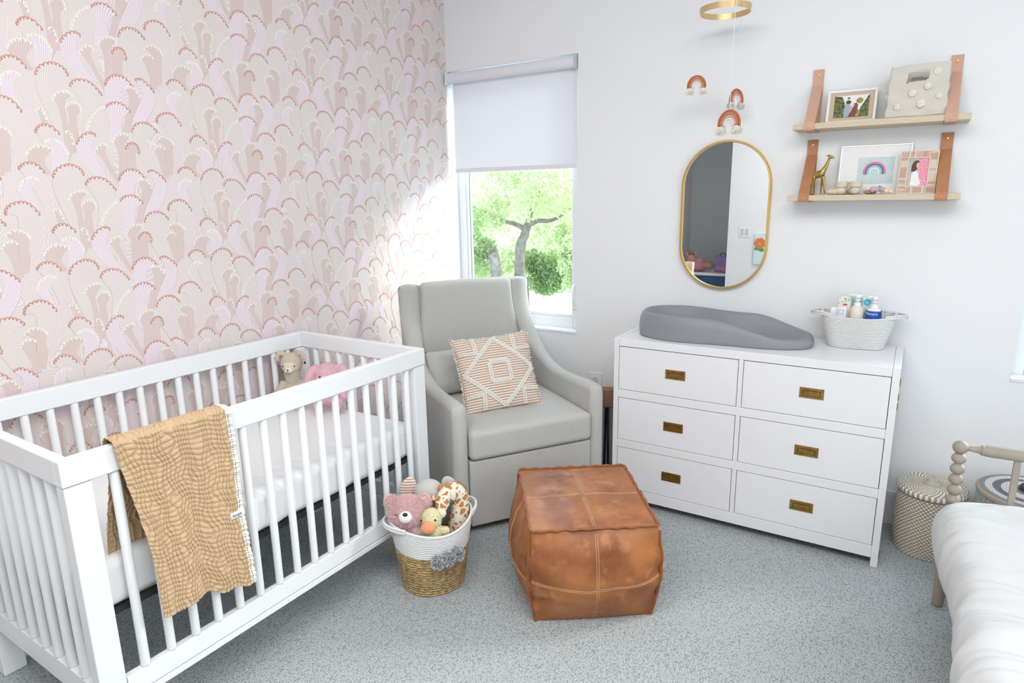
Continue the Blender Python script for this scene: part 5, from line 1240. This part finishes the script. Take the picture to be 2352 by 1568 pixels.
tree('spreading garden tree with sunlit pale leaves and forked trunk outside the window', [gnd(1188, Yt), at(1194, 590, Yt), at(1205, 540, Yt), at(1212, 515, Yt)],
     [[at(1210, 520, Yt), at(1232, 508, Yt), at(1270, 505, Yt), at(1310, 480, Yt)], [at(1208, 528, Yt), at(1185, 515, Yt), at(1150, 505, Yt), at(1100, 480, Yt)], [at(1212, 515, Yt), at(1225, 470, Yt), at(1250, 420, Yt)]], cl, 9000, .042, LEAF, 5)
cl = [(at(u, v, 5.4), r_) for u, v, r_ in ((1080, 560, .3), (1100, 600, .25), (1080, 510, .3), (1120, 570, .18), (1060, 610, .3))]
tree('smaller dark-trunked tree at the left of the window view', [gnd(1150, 5.4), at(1138, 610, 5.4), at(1128, 585, 5.4), at(1116, 560, 5.4)], [[at(1128, 585, 5.4), at(1105, 590, 5.4), at(1085, 575, 5.4)]], cl, 2600, .032, LEAF2, 9)
Ys = 7.2
tree('dense green shrub at the foot of the garden tree', [gnd(1262, Ys)], None, [(at(u, v, Ys), r_) for u, v, r_ in ((1240, 640, .30), (1265, 610, .30), (1280, 635, .3), (1225, 600, .25), (1255, 650, .25))], 5200, .04, LEAF2, 12, 'garden_shrub')
tree('feathery light green shrub at the right of the window view', [gnd(1316, 5.6)], None, [(at(u, v, 5.6), r_) for u, v, r_ in ((1310, 610, .22), (1320, 650, .2), (1300, 580, .14), (1330, 570, .3))], 2600, .032, LEAF, 15, 'garden_shrub')
Yb = 12.
tree('far row of bushes beyond the paving', [gnd(1180, Yb)], None, [(at(u, v, Yb), r_) for u, v, r_ in ((1060, 600, .9), (1120, 620, .6), (1180, 600, .6), (1240, 560, .9), (1320, 590, .8), (1100, 500, 1.0), (1250, 470, .9), (1330, 480, .9))], 6000, .085, LEAF, 18, 'garden_hedge')
for k, (hx_, hy_, hr_) in enumerate(((1.5, 9.5, 1.3), (4.6, 8.5, 1.5), (7.5, 10.5, 1.7))):
    tree(('rounded garden tree straight beyond the dresser wall', 'tall garden tree beyond the second window', 'farthest right garden tree beyond the second window')[k], [(hx_, hy_, GZ), (hx_, hy_, GZ+1.2), (hx_+.1, hy_, GZ+2.4)], [[(hx_, hy_, GZ+1.6), (hx_+.5, hy_, GZ+2.4)]],
         [((hx_+q*.5*hr_-hr_*.5, hy_+(q % 2)*.4, GZ+2.6+.5*math.sin(q*2.1)), hr_*.75) for q in range(3)]+[((hx_, hy_, GZ+3.6), hr_*.8)], 5000, .07, (LEAF, LEAF2)[k % 2], 30+k)
